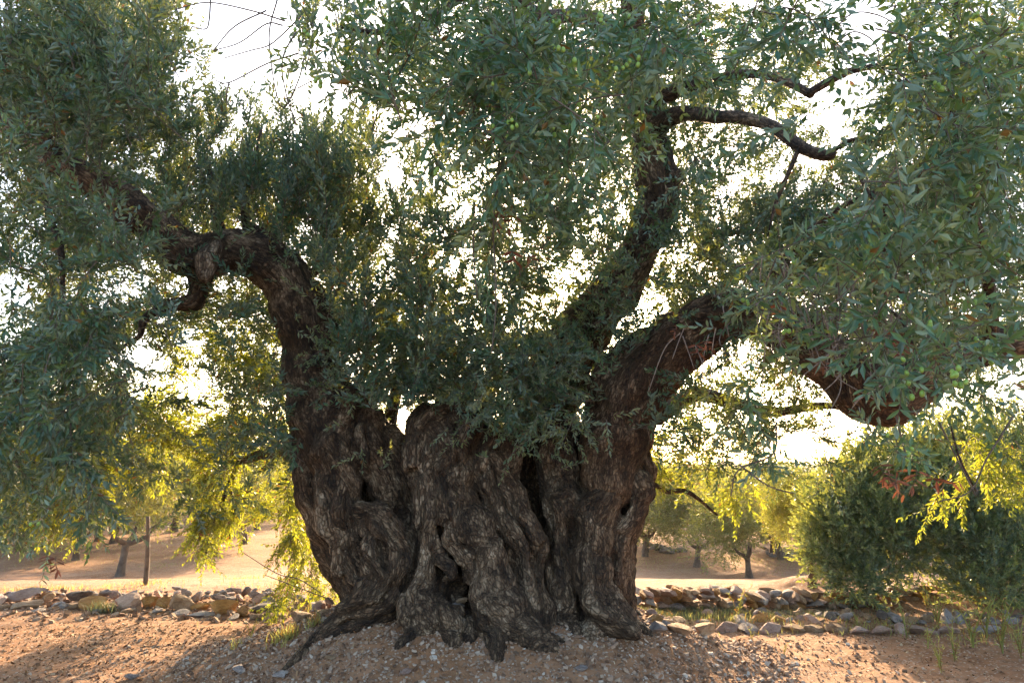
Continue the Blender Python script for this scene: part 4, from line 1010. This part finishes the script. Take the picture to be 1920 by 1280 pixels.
# low kerb of stones on the right
g1 = ground_at(1500, 1180)
WK = empty('stone_wall', tuple(g1), label='low kerb of half-buried stones across the red earth right of the trunk', category='stone wall')
px = 1205
while px < 1960:
    wpx = rg.uniform(24, 52); yb = 1186 + (px - 1210) * .006; gp = ground_at(px, yb); Y = gp[1] + .1; wd = wpx * Y / F
    c = P(px + wpx / 2, yb - 8, Y); kd = str(rg.choice(['pink', 'tan', 'ochre', 'grey'], p=[.35, .35, .15, .15]))
    place_stone(WK, g1, c, (wd * 1.05, .2, rg.uniform(.10, .15)), kd, rg, tilt=.06, rz=rg.normal(0, .1)); px += wpx
for (x0, x1, y0, y1, kd) in [(1408, 1440, 1150, 1164, 'ochre'), (1446, 1476, 1154, 1166, 'ochre'), (1405, 1425, 1160, 1168, 'tan'), (1375, 1400, 1158, 1168, 'grey'), (1725, 1756, 1154, 1180, 'tan'), (1762, 1786, 1150, 1178, 'grey'), (1786, 1808, 1154, 1176, 'grey'), (1640, 1662, 1148, 1162, 'dark'), (1660, 1690, 1152, 1163, 'grey'),
                             (1540, 1565, 1150, 1160, 'dark'), (1570, 1600, 1153, 1160, 'grey'), (1305, 1330, 1165, 1174, 'grey'), (1260, 1285, 1163, 1175, 'tan'), (1830, 1870, 1160, 1176, 'grey'), (1875, 1910, 1162, 1178, 'grey'), (1216, 1245, 1160, 1176, 'ochre'), (1510, 1535, 1156, 1166, 'pink'), (1808, 1832, 1166, 1184, 'pink'), (1690, 1722, 1160, 1176, 'tan')]:
    gp = ground_at((x0 + x1) / 2, 1182); Y = gp[1] + .25; c = P((x0 + x1) / 2, (y0 + y1) / 2, Y)
    place_stone(WK, g1, c, ((x1 - x0) * Y / F * 1.1, .24, (y1 - y0) * Y / F * 1.25 + .04), kd, rg, tilt=.08)
for _ in range(90):
    px = rg.uniform(1210, 1940); Y = ground_at(px, 1180)[1] + rg.uniform(.15, .7); x = (px - 960) / F * Y; s = rg.uniform(.04, .12)
    place_stone(WK, g1, (x, Y, float(H(x, Y)) + s * .2), (s * 1.4, s, s * .7), str(rg.choice(['grey', 'tan', 'pink'])), rg, tilt=.4)

# ------------------------------------------------------------------ grove trees
# px, base py, total height px, crown half width px, lean, crown lift (share of height that is bare trunk), label
GROVE = [
 (225, 1080, 262, 118, .25, .34, 'young olive tree with a forked pale trunk on a soil mound behind the left edging'),
 (1405, 1083, 190, 105, -.05, .30, 'small olive tree with a flared straight trunk behind the field wall'),
 (1307, 1060, 170, 95, .2, .27, 'small leaning olive tree left of the straight-trunked one'),
 (1523, 1100, 205, 60, -.3, .45, 'slim olive sapling partly behind the draping olive on the right'),
 (38, 1027, 215, 110, -.15, .26, 'olive tree with a stout trunk on a mound at the left picture edge'),
 (185, 1012, 190, 110, .1, .3, 'broad olive tree standing behind the forked young tree'),
 (327, 996, 190, 95, 0, .3, 'rounded olive tree on a low mound beyond the hanging yellow branch'),
 (1210, 1033, 165, 80, .1, .26, 'olive tree just right of the old trunk near a rubble heap'),
 (1450, 1040, 165, 80, 0, .26, 'olive tree beside the far rubble heap'),
 (490, 965, 130, 100, 0, .18, 'dark low-crowned olive tree left of the old trunk'),
]
M_far_bark = simple('grove_bark', [(.3, (.07, .05, .04)), (.6, (.17, .13, .10)), (.8, (.28, .23, .19))], 6, .9, .6, .02)
for (px, py, *_r) in GROVE:
    p = ground_at(px, py); mounds.append((p[0], p[1], 1.0, .16))
pb = ground_at(1835, 1125); mounds.append((pb[0], pb[1], 1.5, .22))
TW_FAR = [twig_template(s + 200, .30, 6, .085, .022) for s in range(6)]
TW_FARU = [twig_template(s + 210, .34, 8, .07, .018, spread=.6) for s in range(6)]
def crown_mesh(name, seed, blobs, n, temps=TW_FAR, upb=.4, scl=(.8, 1.3), mats=None):
    """blobs: (x, y, z, rx, ry, rz, weight); twigs spread through shells of the blobs"""
    rg = np.random.default_rng(seed); w_ = np.array([b[6] for b in blobs], float); w_ /= w_.sum(); pos, dr = [], []
    for b, k in zip(blobs, rg.multinomial(n, w_)):
        v = nrm(rg.normal(0, 1, (k, 3))); r = rg.random(k) ** .30
        ns = 1 + .38 * vnoise(v * 2.2 + seed + b[0] * 3, seed)[:, None] + .12 * vnoise(v * 5 + b[1], seed + 1)[:, None]
        c = np.array(b[:3]); R_ = np.array(b[3:6]); pos.append(c + v * r[:, None] * R_ * ns); dr.append(v * .8)
    pos = np.vstack(pos); d = np.vstack(dr) + rg.normal(0, .5, pos.shape); d[:, 2] += upb
    return scatter(name, temps, pos, nrm(d), rg.uniform(*scl, len(pos)), mats or [M_leaf_far, M_twig], None, seed)
CROWNS = []
for s in range(4):
    rr = np.random.default_rng(300 + s)
    bl = [(0, 0, .1, .75, .75, .5, 3)] + [(rr.uniform(-.6, .6), rr.uniform(-.6, .6), rr.uniform(-.35, .45), rr.uniform(.35, .5), rr.uniform(.35, .5), rr.uniform(.28, .45), 1.3) for _ in range(7)]
    bl = [tuple(1.5 * q for q in b[:6]) + (b[6],) for b in bl]
    CROWNS.append(crown_mesh('crown', 300 + s, bl, 1800))
def trunk_mesh(Ht, r, lean, seed, forks=3, spread=.5):
    rg = np.random.default_rng(seed); V, Qs, Ts, G = [], [], [], []; n0 = 0
    h = Ht * .55
    base = np.array([[0, 0, -.1], [lean * .12, 0, h * .35], [lean * .5, 0, h * .8], [lean * .8, 0, h]])
    rad = np.array([r * 1.7, r * 1.05, r * .9, r * .95])
    parts = [(np.column_stack([base, rad]))]
    for k in range(forks):
        a = k * 6.28 / forks + rg.uniform(-.4, .4); e = base[-1] + np.array([math.cos(a) * spread, math.sin(a) * spread, Ht * .36])
        m_ = base[-1] + np.array([math.cos(a) * spread * .6, math.sin(a) * spread * .6, Ht * .13])
        parts.append(np.array([[*base[-2], r * .6], [*(base[-1]), r * .6], [*m_, r * .5], [*e, r * .2]]))
    for c in parts:
        c = catmull(c, 5); v, q, t, g = tube(c[:, :3], c[:, 3], 9, .22, seed)
        V.append(v); Qs.append(q + n0); Ts.append(t + n0); n0 += len(v)
    return mesh('trunk', np.vstack(V), [np.vstack(Qs), np.vstack(Ts)], [M_far_bark], None, None, True)
TRS = [trunk_mesh(1.0, .1, .15 * (s - 1.5), 400 + s, 3, .45) for s in range(4)]
def grove_tree(p, Ht, Rw, bare_, lean, k, label, group=None, cat='tree', tr=None):
    z = float(H(p[0], p[1])) ; o = empty('olive_tree', (p[0], p[1], z), label=label, category=cat, group=group)
    th = Ht * bare_
    t = link('trunk', tr or TRS[k % 4], o); t.scale = (Ht / 3.5, Ht / 3.5, (th * .62) / .55); t.rotation_euler = (0, lean * .4, random.uniform(0, 6) if tr is None else 0)
    c = link('crown', CROWNS[k % 4], o); ch = (Ht - th)
    c.location = (lean * th, 0, th + ch * .36); c.scale = (Rw / 1.3, Rw / 1.3, ch / 1.85); c.rotation_euler = (0, 0, random.uniform(0, 6))
    return o
fork = trunk_mesh(1.0, .085, .0, 444, 3, .6)
for i, (px, py, hp, wp, lean, br, lb) in enumerate(GROVE):
    p = ground_at(px, py); s = p[1] / F
    grove_tree(p, hp * s, wp * s, br, lean, i, lb, tr=fork if i == 0 else None)
# rows beyond, thinning into the haze
k = 0; rg = np.random.default_rng(12)
for row, Y in enumerate([24, 29, 35, 42, 50, 60, 72, 86]):
    x = -Y * .82 + rg.uniform(0, 3)
    while x < Y * .85:
        yy = Y + rg.normal(0, .8); px = 960 + F * x / yy
        if not (620 < px < 1150) and not (px > 1800):
            lb = 'olive tree in the far grove rows left of the old trunk' if px < 700 else 'olive tree in the far grove rows right of the old trunk'
            grove_tree(np.array([x, yy, 0]), rg.uniform(2.9, 3.7) * (1.12 if px < 620 else .86), rg.uniform(1.6, 2.2), .3, rg.normal(0, .1), k, lb, group='far grove olive trees left' if px < 700 else 'far grove olive trees right'); k += 1
        x += rg.uniform(4.2, 5.6) * (1 + row * .05)
print('far trees', k)
# the draping olive at right
pz = float(H(pb[0], pb[1])); DT = empty('olive_tree', (pb[0], pb[1], pz), label='full bushy olive tree with branches draping to the ground at the right', category='tree')
Yb = pb[1]
def bl(px, py, dy, rx, ry, rdepth, wgt):
    c = P(px, py, Yb + dy) - np.array([pb[0], pb[1], pz]); s = Yb / F; return (*c, rx * s, rdepth, ry * s, wgt)
DB = [bl(1640, 880, .1, 40, 45, .4, .5), bl(1720, 860, .2, 60, 60, .5, 1.1), bl(1820, 845, .3, 70, 60, .6, 1.2), bl(1900, 840, .4, 60, 70, .6, 1.1), bl(1560, 930, -.1, 28, 45, .3, .4), bl(1735, 830, .3, 20, 40, .2, .2), bl(1790, 815, .3, 18, 40, .2, .2), bl(1680, 850, .1, 16, 36, .2, .15), bl(1600, 900, 0, 16, 40, .2, .15), bl(1530, 1040, -.4, 16, 40, .2, .2), bl(1630, 1100, -.6, 14, 30, .2, .15), bl(1720, 1060, -.5, 20, 30, .2, .2),
      bl(1700, 930, 0, 125, 75, .9, 4), (bl(1850, 920, .2, 130, 90, 1.0, 4)), bl(1620, 990, -.3, 80, 70, .6, 2.6), bl(1575, 1030, -.4, 48, 70, .4, 1.5), bl(1600, 1085, -.5, 30, 36, .3, .7), bl(1690, 1000, -.4, 80, 50, .6, 2), bl(1665, 1075, -.5, 14, 40, .2, .3),
      bl(1780, 990, -.3, 90, 60, .7, 2.2), bl(1860, 1040, -.7, 75, 90, .5, 2.6), bl(1850, 1100, -.9, 50, 40, .4, 1), bl(1950, 1000, -.2, 90, 110, .8, 3), bl(1780, 870, .4, 90, 60, .7, 2), bl(1590, 950, 0, 60, 50, .5, 1.3), bl(1940, 880, .5, 90, 70, .8, 2), bl(1545, 1000, -.2, 25, 40, .25, .5), bl(1660, 900, .3, 60, 40, .5, 1)]
link('crown', crown_mesh('crown', 501, DB, 6000, [twig_template(s + 220, .26, 8, .068, .024, spread=.7) for s in range(6)], .75, (.8, 1.35), [M_leaf_drape, M_twig]), DT, kind='stuff')
link('trunk', trunk_mesh(1.3, .22, -.2, 450, 4, .8), DT)
# wooden stake
ps = ground_at(273, 1096); a = np.array([[0, 0, -.2], [-.01, 0, .35], [-.04, 0, .75], [-.07, 0, 1.02]]); v, q, t, g = tube(catmull(a, 4), np.linspace(.038, .026, 13), 8, .25, 9)
so_ = link('wooden_stake', mesh('wooden_stake', v, [q, t], [M_far_bark], None, None, True), None, label='rough wooden stake standing beside the forked young olive tree', category='stake'); so_.location = tuple(ps)
# far rubble heaps
for (px, py, w_, lb) in [(1240, 1032, 40, 'grey rubble heap among the grove trees just right of the old trunk'), (1470, 1038, 30, 'grey rubble heap behind the straight-trunked small olive')]:
    p = ground_at(px, py); E = empty('rubble_heap', tuple(p), label=lb, category='rubble')
    for _ in range(40):
        x = p[0] + rg.normal(0, w_ * p[1] / F * .5); y = p[1] + rg.normal(0, .3); s = rg.uniform(.12, .3)
        place_stone(E, p, (x, y, float(H(x, y)) + s * .3), (s * 1.3, s, s * .7), 'grey', rg, tilt=.4)

# ------------------------------------------------------------------ ground sheet
def axis(dense0, dense1, step, far0, far1, g=1.09):
    a = list(np.arange(dense0, dense1 + 1e-6, step)); s = step
    while a[-1] < far1: s *= g; a.append(a[-1] + s)
    s = step
    while a[0] > far0: s *= g; a.insert(0, a[0] - s)
    return np.array(a)
xs = axis(-6, 6, .066, -900, 900); ys = axis(4.2, 10.5, .055, -60, 1200, 1.06)
X, Yg = np.meshgrid(xs, ys, indexing='ij'); Z = H(X.ravel(), Yg.ravel()).reshape(X.shape)
nx, ny = X.shape; ii = np.arange(nx - 1)[:, None] * ny + np.arange(ny - 1)[None]
Qg = np.stack([ii, ii + ny, ii + ny + 1, ii + 1], -1).reshape(-1, 4)
m, t, o = new_mat('red_earth')
geo = t.nodes.new('ShaderNodeNewGeometry'); pos = geo.outputs['Position']
n1 = noise(t, pos, .55, 9, .7, .3); n2 = noise(t, pos, 7, 6, .65); n3 = noise(t, pos, 45, 5, .7)
col = ramp(t, n1, [(.3, (.22, .105, .050)), (.5, (.31, .170, .095)), (.7, (.36, .225, .150))])
col = mix(t, .7, col, ramp(t, n2, [(.32, (.55, .52, .5)), (.5, (1, 1, 1)), (.68, (1.35, 1.3, 1.25))]), 'MULTIPLY')
chips = voro(t, mapping(t, pos, (38, 38, 38)), 1.0, 'F1'); cc = t.nodes.new('ShaderNodeSeparateColor'); t.links.new(chips.outputs['Color'], cc.inputs[0])
cm = math_(t, 'MULTIPLY', math_(t, 'GREATER_THAN', cc.outputs[0], .5), math_(t, 'LESS_THAN', chips.outputs['Distance'], .42))
col = mix(t, math_(t, 'MULTIPLY', cm, .75), col, ramp(t, cc.outputs[1], [(0, (.20, .14, .10)), (.5, (.36, .27, .20)), (1, (.50, .44, .38))]))
b = node(t, 'ShaderNodeBsdfPrincipled', Roughness=.95); b.inputs['Specular IOR Level'].default_value = .15
t.links.new(col, b.inputs['Base Color'])
t.links.new(bump(t, cm, .5, .008, bump(t, n3, .7, .012, bump(t, n2, .6, .03))), b.inputs['Normal']); t.links.new(b.outputs[0], o.inputs[0])
M_earth = m
link('ground', mesh('ground', np.stack([X, Yg, Z], -1).reshape(-1, 3), [Qg], [M_earth], None, None, True), None, kind='structure')
# hills on the horizon
M_hill = simple('hill_scrub', [(.35, (.08, .09, .045)), (.6, (.16, .14, .08)), (.75, (.22, .17, .11))], .03, .95, 0, .01)
for hn, (yy, hh, sd) in enumerate([(330, 12, 1), (620, 26, 2)]):
    hx = np.linspace(-1.3 * yy, 1.3 * yy, 160); ht = hh * (.55 + .45 * fbm(np.stack([hx * 2.6 / yy, hx * 0, hx * 0 + sd], -1), sd, 4)); 
    pr = np.array([0, .5, .85, 1, .85, .3, -.4]); yo = np.array([0, .06, .12, .2, .3, .5, .8]) * yy
    V = np.stack([np.repeat(hx, 7), yy + np.tile(yo, 160), np.repeat(ht, 7) * np.tile(pr, 160) - 6], -1)
    ii = np.arange(159)[:, None] * 7 + np.arange(6)[None]; q = np.stack([ii, ii + 7, ii + 8, ii + 1], -1).reshape(-1, 4)
    link('hill', mesh('hill', V, [q], [M_hill], None, None, True), None, kind='structure')

# ------------------------------------------------------------------ gravel, chips, litter
def bits(name, pos, size, stops, seed, flat=.6, elong=1.4, label=None, rough=.9, templ=6, nrmtilt=.35):
    """small angular stones or chips as one mesh, coloured per piece"""
    rg = np.random.default_rng(seed); N = len(pos)
    cube = np.array([[x, y, z] for x in (-1, 1) for y in (-1, 1) for z in (-1, 1)], float) * .5
    q = np.array([[0, 1, 3, 2], [4, 6, 7, 5], [0, 4, 5, 1], [2, 3, 7, 6], [0, 2, 6, 4], [1, 5, 7, 3]])
    Vs = []
    base = [cube * (1 + rg.uniform(-.38, .25, cube.shape)) for _ in range(templ)]; wh = rg.integers(0, templ, N)
    B = np.array(base)[wh]
    sz = size[:, None] * np.stack([rg.uniform(1, elong, N), rg.uniform(.7, 1, N), rg.uniform(flat * .6, flat, N)], -1)
    B = B * sz[:, None, :]; a = rg.uniform(0, 6.28, N); tx = rg.normal(0, nrmtilt, (N, 2))
    ca, sa = np.cos(a), np.sin(a); x, y, z = B[..., 0], B[..., 1], B[..., 2]
    z = z + x * tx[:, :1] + y * tx[:, 1:]
    V = np.stack([x * ca[:, None] - y * sa[:, None], x * sa[:, None] + y * ca[:, None], z], -1) + pos[:, None]
    Q = (q[None] + (np.arange(N) * 8)[:, None, None]).reshape(-1, 4)
    m, t, o = new_mat(name + '_material'); v = attr(t, 'v').outputs['Fac']; col = ramp(t, v, stops)
    b = node(t, 'ShaderNodeBsdfPrincipled', Roughness=rough); t.links.new(col, b.inputs['Base Color']); b.inputs['Specular IOR Level'].default_value = .25
    geo = t.nodes.new('ShaderNodeNewGeometry'); t.links.new(bump(t, noise(t, geo.outputs['Position'], 120, 3), .5, .004), b.inputs['Normal'])
    t.links.new(b.outputs[0], o.inputs[0])
    me = mesh(name, V.reshape(-1, 3), [Q], [m], None, {'v': np.repeat(rg.random(N), 8)}, False)
    return link(name, me, None, kind='stuff', label=label, category='gravel' if 'gravel' in name else 'litter')
rg = np.random.default_rng(88)
# gravel heaped on the mound
N = 27000
th = rg.uniform(0, 6.283, N); rr = 2.35 * rg.random(N) ** .5 * np.where(rg.random(N) < .15, 1.35, 1.0); gx = MX + 1.15 * rr * np.cos(th); gy = MY + rr * np.sin(th)
ok = (gy < 7.2); gx, gy = gx[ok], gy[ok]; s = .007 + .027 * rg.random(len(gx)) ** 4
bits('gravel', np.stack([gx, gy, H(gx, gy) + s * .25], -1), s, [(0, (.12, .07, .045)), (.35, (.25, .165, .115)), (.7, (.37, .27, .20)), (.92, (.46, .38, .31)), (1, (.54, .50, .45))], 5, flat=.75, label='angular brown and grey gravel heaped round the foot of the old tree')
# loose chips over the red earth in front
N = 9000; gx = rg.uniform(-6.5, 6.5, N); gy = 4.6 + 4.2 * rg.random(N) ** 1.2; s = .006 + .016 * rg.random(N) ** 3
bits('gravel', np.stack([gx, gy, H(gx, gy) + s * .2], -1), s, [(0, (.12, .06, .03)), (.45, (.22, .12, .07)), (.85, (.33, .21, .13)), (1, (.50, .43, .35))], 6, flat=.6, label='loose small chips strewn over the red earth')
# dry leaves and bark chips at left
N = 11000; gx = np.where(rg.random(N) < .66, -6.2 + 5.2 * rg.random(N) ** .9, rg.uniform(-1.5, 6.3, N)); gy = rg.uniform(4.6, 7.8, N); s = .007 + .011 * rg.random(N) ** 2
bits('leaf_litter', np.stack([gx, gy, H(gx, gy) + .004], -1), s, [(0, (.10, .05, .03)), (.4, (.24, .12, .06)), (.8, (.38, .24, .13)), (1, (.55, .45, .32))], 7, flat=.12, elong=2.6, nrmtilt=.6, label='dry fallen leaves and bark chips on the earth at the left')
N = 1500; px_ = rg.uniform(-40, 650, N); gx = []; gy_ = 8.9 + rg.normal(0, .45, N); gx = (px_ - 960) / F * gy_; s = .015 + .05 * rg.random(N) ** 2
bits('gravel', np.stack([gx, gy_, H(gx, gy_) + s * .2], -1), s, [(0, (.16, .09, .055)), (.5, (.28, .18, .12)), (1, (.38, .29, .22))], 8, flat=.7, label='grey rubble chips along the foot of the left stone edging')

# larger loose stones
for (px, py, s, kd, lb) in [(248, 1272, .09, 'grey', 'pale bluish stone lying low on the leaf litter at the bottom left'), (448, 1258, .10, 'grey', 'pale bluish flat stone left of the mound foot'), (525, 1270, .11, 'grey', 'largest pale bluish stone beside the mound foot'), (868, 1128, .09, 'tan', 'tan stone lodged in the hollow between the trunk legs'), (858, 1138, .08, 'grey', 'grey stone wedged low in the hollow between the trunk legs'),
                            (1090, 1255, .07, 'grey', 'pale grey stone on the right slope of the mound'), (760, 1262, .07, 'pink', 'pinkish stone on the front slope of the mound'), (620, 1235, .07, 'tan', 'tan stone on the mound below the long root')]:
    p = ground_at(px, py) if py > 1180 else P(px, py, 5.85)
    o = place_stone(None, (0, 0, 0), (p[0], p[1], p[2] + s * .18), (s * 1.4, s, s * .6), kd, rg); o['label'] = lb; o['category'] = 'stone'

# ------------------------------------------------------------------ weeds and grass
def weed_mesh(seed, h=.4, n=5):
    rg = np.random.default_rng(seed); V, T, Mi, A = [], [], [], []; n0 = 0
    for k in range(n):
        a = rg.uniform(0, 6.28); lean = rg.uniform(.1, .5); hh = h * rg.uniform(.5, 1)
        pth = np.array([[math.cos(a) * lean * hh * t * t, math.sin(a) * lean * hh * t * t, hh * t - .02] for t in np.linspace(0, 1, 6)])
        v, q, tr, g = tube(pth, .0045 * (1.1 - .7 * np.linspace(0, 1, 6)), 4); q = np.vstack([q[:, :3], q[:, [0, 2, 3]], tr])
        V.append(v); T.append(q + n0); A.append(np.full(len(v), rg.random())); n0 += len(v)
        for j in range(14):
            t = rg.uniform(.15, 1); i = min(int(t * 5), 4); p = pth[i] + (pth[i + 1] - pth[i]) * (t * 5 - i); d = nrm(rg.normal(0, 1, 3) + np.array([0, 0, .9]))
            v, tr = leaf_geo(rg.uniform(.025, .06), .007, False, .2); m_ = rot_to(d, np.array(rg.uniform(0, 6))); V.append(v @ m_.T + p); T.append(tr + n0); A.append(np.full(len(v), rg.random())); n0 += len(v)
    return mesh('weed', np.vstack(V), [np.vstack(T)], [M_weed], None, {'v': np.concatenate(A)}, False)
WM = [weed_mesh(s, .42, 4 + s) for s in range(4)]
WD = [(1825, 1215, 1.3, 'tallest branching dry weed on the red earth at the right'), (1790, 1238, .8, 'dry weed leaning left of the tallest weed at the bottom right'), (1880, 1225, 1.1, 'dry yellow weed right of the tallest weed'), (1915, 1235, .9, 'dry yellow weed cut by the right picture edge'), (1740, 1215, .75, 'short dry weed left of the weed cluster'),
      (1700, 1195, .7, 'dry weed just in front of the stone kerb'), (1850, 1195, .9, 'dry weed behind the tallest weed by the kerb'), (1760, 1180, .9, 'upright dry weed beside the upright grey kerb stones'), (1655, 1185, .45, 'small dry weed at the middle of the kerb'), (1610, 1182, .4, 'tiny yellow weed against the pinkish kerb stones'),
      (1385, 1160, .7, 'yellow weed standing behind the ochre kerb stones'), (1738, 1140, .6, 'single dry stalk in front of the far end of the field wall'), (1470, 1228, .3, 'tiny weed alone on the open red earth'), (1410, 1200, .3, 'very small weed in front of the kerb'), (470, 1198, .4, 'small feathery green weed on the earth below the left edging'), (1765, 1262, .6, 'dry weed lowest in the bottom right corner')]
for i, (px, py, s, lb) in enumerate(WD):
    p = ground_at(px, py); o = link('weed', WM[i % 4], None, label=lb, category='weed'); o.location = (p[0], p[1], float(H(p[0], p[1]))); o.scale = (s * 1.35,) * 3; o.rotation_euler = (0, 0, i * 1.7)
def grass(name, pos, h, mat, seed, label, cat='grass', spread=.9, wd=.0024):
    rg = np.random.default_rng(seed); N = len(pos); hh = h * rg.uniform(.4, 1.2, N); a = rg.uniform(0, 6.28, N); b = rg.uniform(0, 6.28, N); l = rg.uniform(0, spread, N) * hh
    w_ = wd * rg.uniform(.7, 1.4, N); s = np.stack([np.cos(b) * w_, np.sin(b) * w_, 0 * w_], -1); tip = pos + np.stack([np.cos(a) * l, np.sin(a) * l, hh], -1); md = pos + np.stack([np.cos(a) * l * .3, np.sin(a) * l * .3, hh * .55], -1)
    V = np.stack([pos - s, pos + s, md + s * .8, md - s * .8, tip], 1).reshape(-1, 3); k = np.arange(N)[:, None] * 5
    me = mesh(name, V, [k + np.array([[0, 1, 2]]), k + np.array([[0, 2, 3]]), k + np.array([[3, 2, 4]])], [mat], None, {'v': np.repeat(rg.random(N), 5)}, False)
    return link(name, me, None, kind='stuff', label=label, category=cat)
def patch(cx, cy, sx, sy, n, rg):
    """points scattered on the ground about a photograph pixel"""
    p = ground_at(cx, cy); x = p[0] + rg.normal(0, sx * p[1] / F, n); y = p[1] + rg.normal(0, sy, n); return np.stack([x, y, H(x, y)], -1)
g = np.vstack([patch(cx, cy, sx, sy, n, rg) for cx, cy, sx, sy, n in [(1300, 1152, 50, .22, 2500), (1380, 1156, 60, .15, 1800), (1240, 1150, 30, .2, 1200), (1450, 1150, 60, .2, 900), (1600, 1152, 90, .2, 500)]])
grass('grass', g, .045, M_herb, 61, 'grey-green low grass strip between the kerb and the field wall')
g = np.vstack([patch(cx, cy, sx, sy, n, rg) for cx, cy, sx, sy, n in [(60, 1108, 50, .2, 350), (190, 1106, 60, .3, 250), (270, 1095, 30, .3, 200), (560, 1128, 40, .4, 700), (520, 1100, 60, .8, 500), (610, 1140, 20, .2, 400), (1340, 1158, 60, .12, 500), (1640, 1178, 30, .1, 200), (1560, 1180, 80, .15, 200), (1450, 1050, 120, 1.2, 1500), (1350, 1045, 80, 2., 1200), (150, 1040, 150, 2.5, 1500), (450, 1020, 120, 3., 1500), (300, 1000, 200, 4., 1500), (1600, 1075, 80, 1., 500), (1250, 1060, 40, 1., 300), (1850, 1195, 60, .3, 300), (455, 1085, 20, .3, 120), (300, 1060, 30, .4, 200)]])
grass('grass', g, .075, M_weed, 62, 'thin dry yellow grass scattered along the stones and over the far field')
for (px, py, n, h, mt, lb) in [(193, 1147, 260, .13, M_herb, 'round green tuft growing at the foot of the left stone edging'), (535, 1196, 220, .10, M_weed, 'yellow tuft of grass on the earth left of the long root'), (590, 1172, 60, .12, M_weed, 'small bright tuft beside the last edging stone'), (443, 1216, 30, .1, M_weed, 'short dry stub of grass left of the long root tip')]:
    p = ground_at(px, py); q = np.stack([rg.normal(0, .07 if n > 100 else .03, n), rg.normal(0, .05, n), 0 * np.zeros(n)], -1); q[:, 2] = H(p[0] + q[:, 0], p[1] + q[:, 1]) - p[2]
    o = grass('grass_tuft', q, h, mt, int(px), lb, 'grass tuft', .9, .003); o.location = tuple(p); del o['kind']
# the air: one closed box of even thin haze
M_haze, t, o = new_mat('haze'); pv = node(t, 'ShaderNodeVolumePrincipled', Density=.0003, Anisotropy=.4)
pv.inputs['Color'].default_value = (1.0, .95, .86, 1); t.links.new(pv.outputs[0], o.inputs['Volume'])
hx0, hx1, hy0, hy1, hz0, hz1 = -1200, 1200, -150, 1500, -22, 34
hv = np.array([[x, y, z] for x in (hx0, hx1) for y in (hy0, hy1) for z in (hz0, hz1)], float)
link('haze', mesh('haze', hv, [np.array([[0, 1, 3, 2], [4, 6, 7, 5], [0, 4, 5, 1], [2, 3, 7, 6], [0, 2, 6, 4], [1, 5, 7, 3]])], [M_haze], None, None, False), None, kind='stuff')
print('scene done')
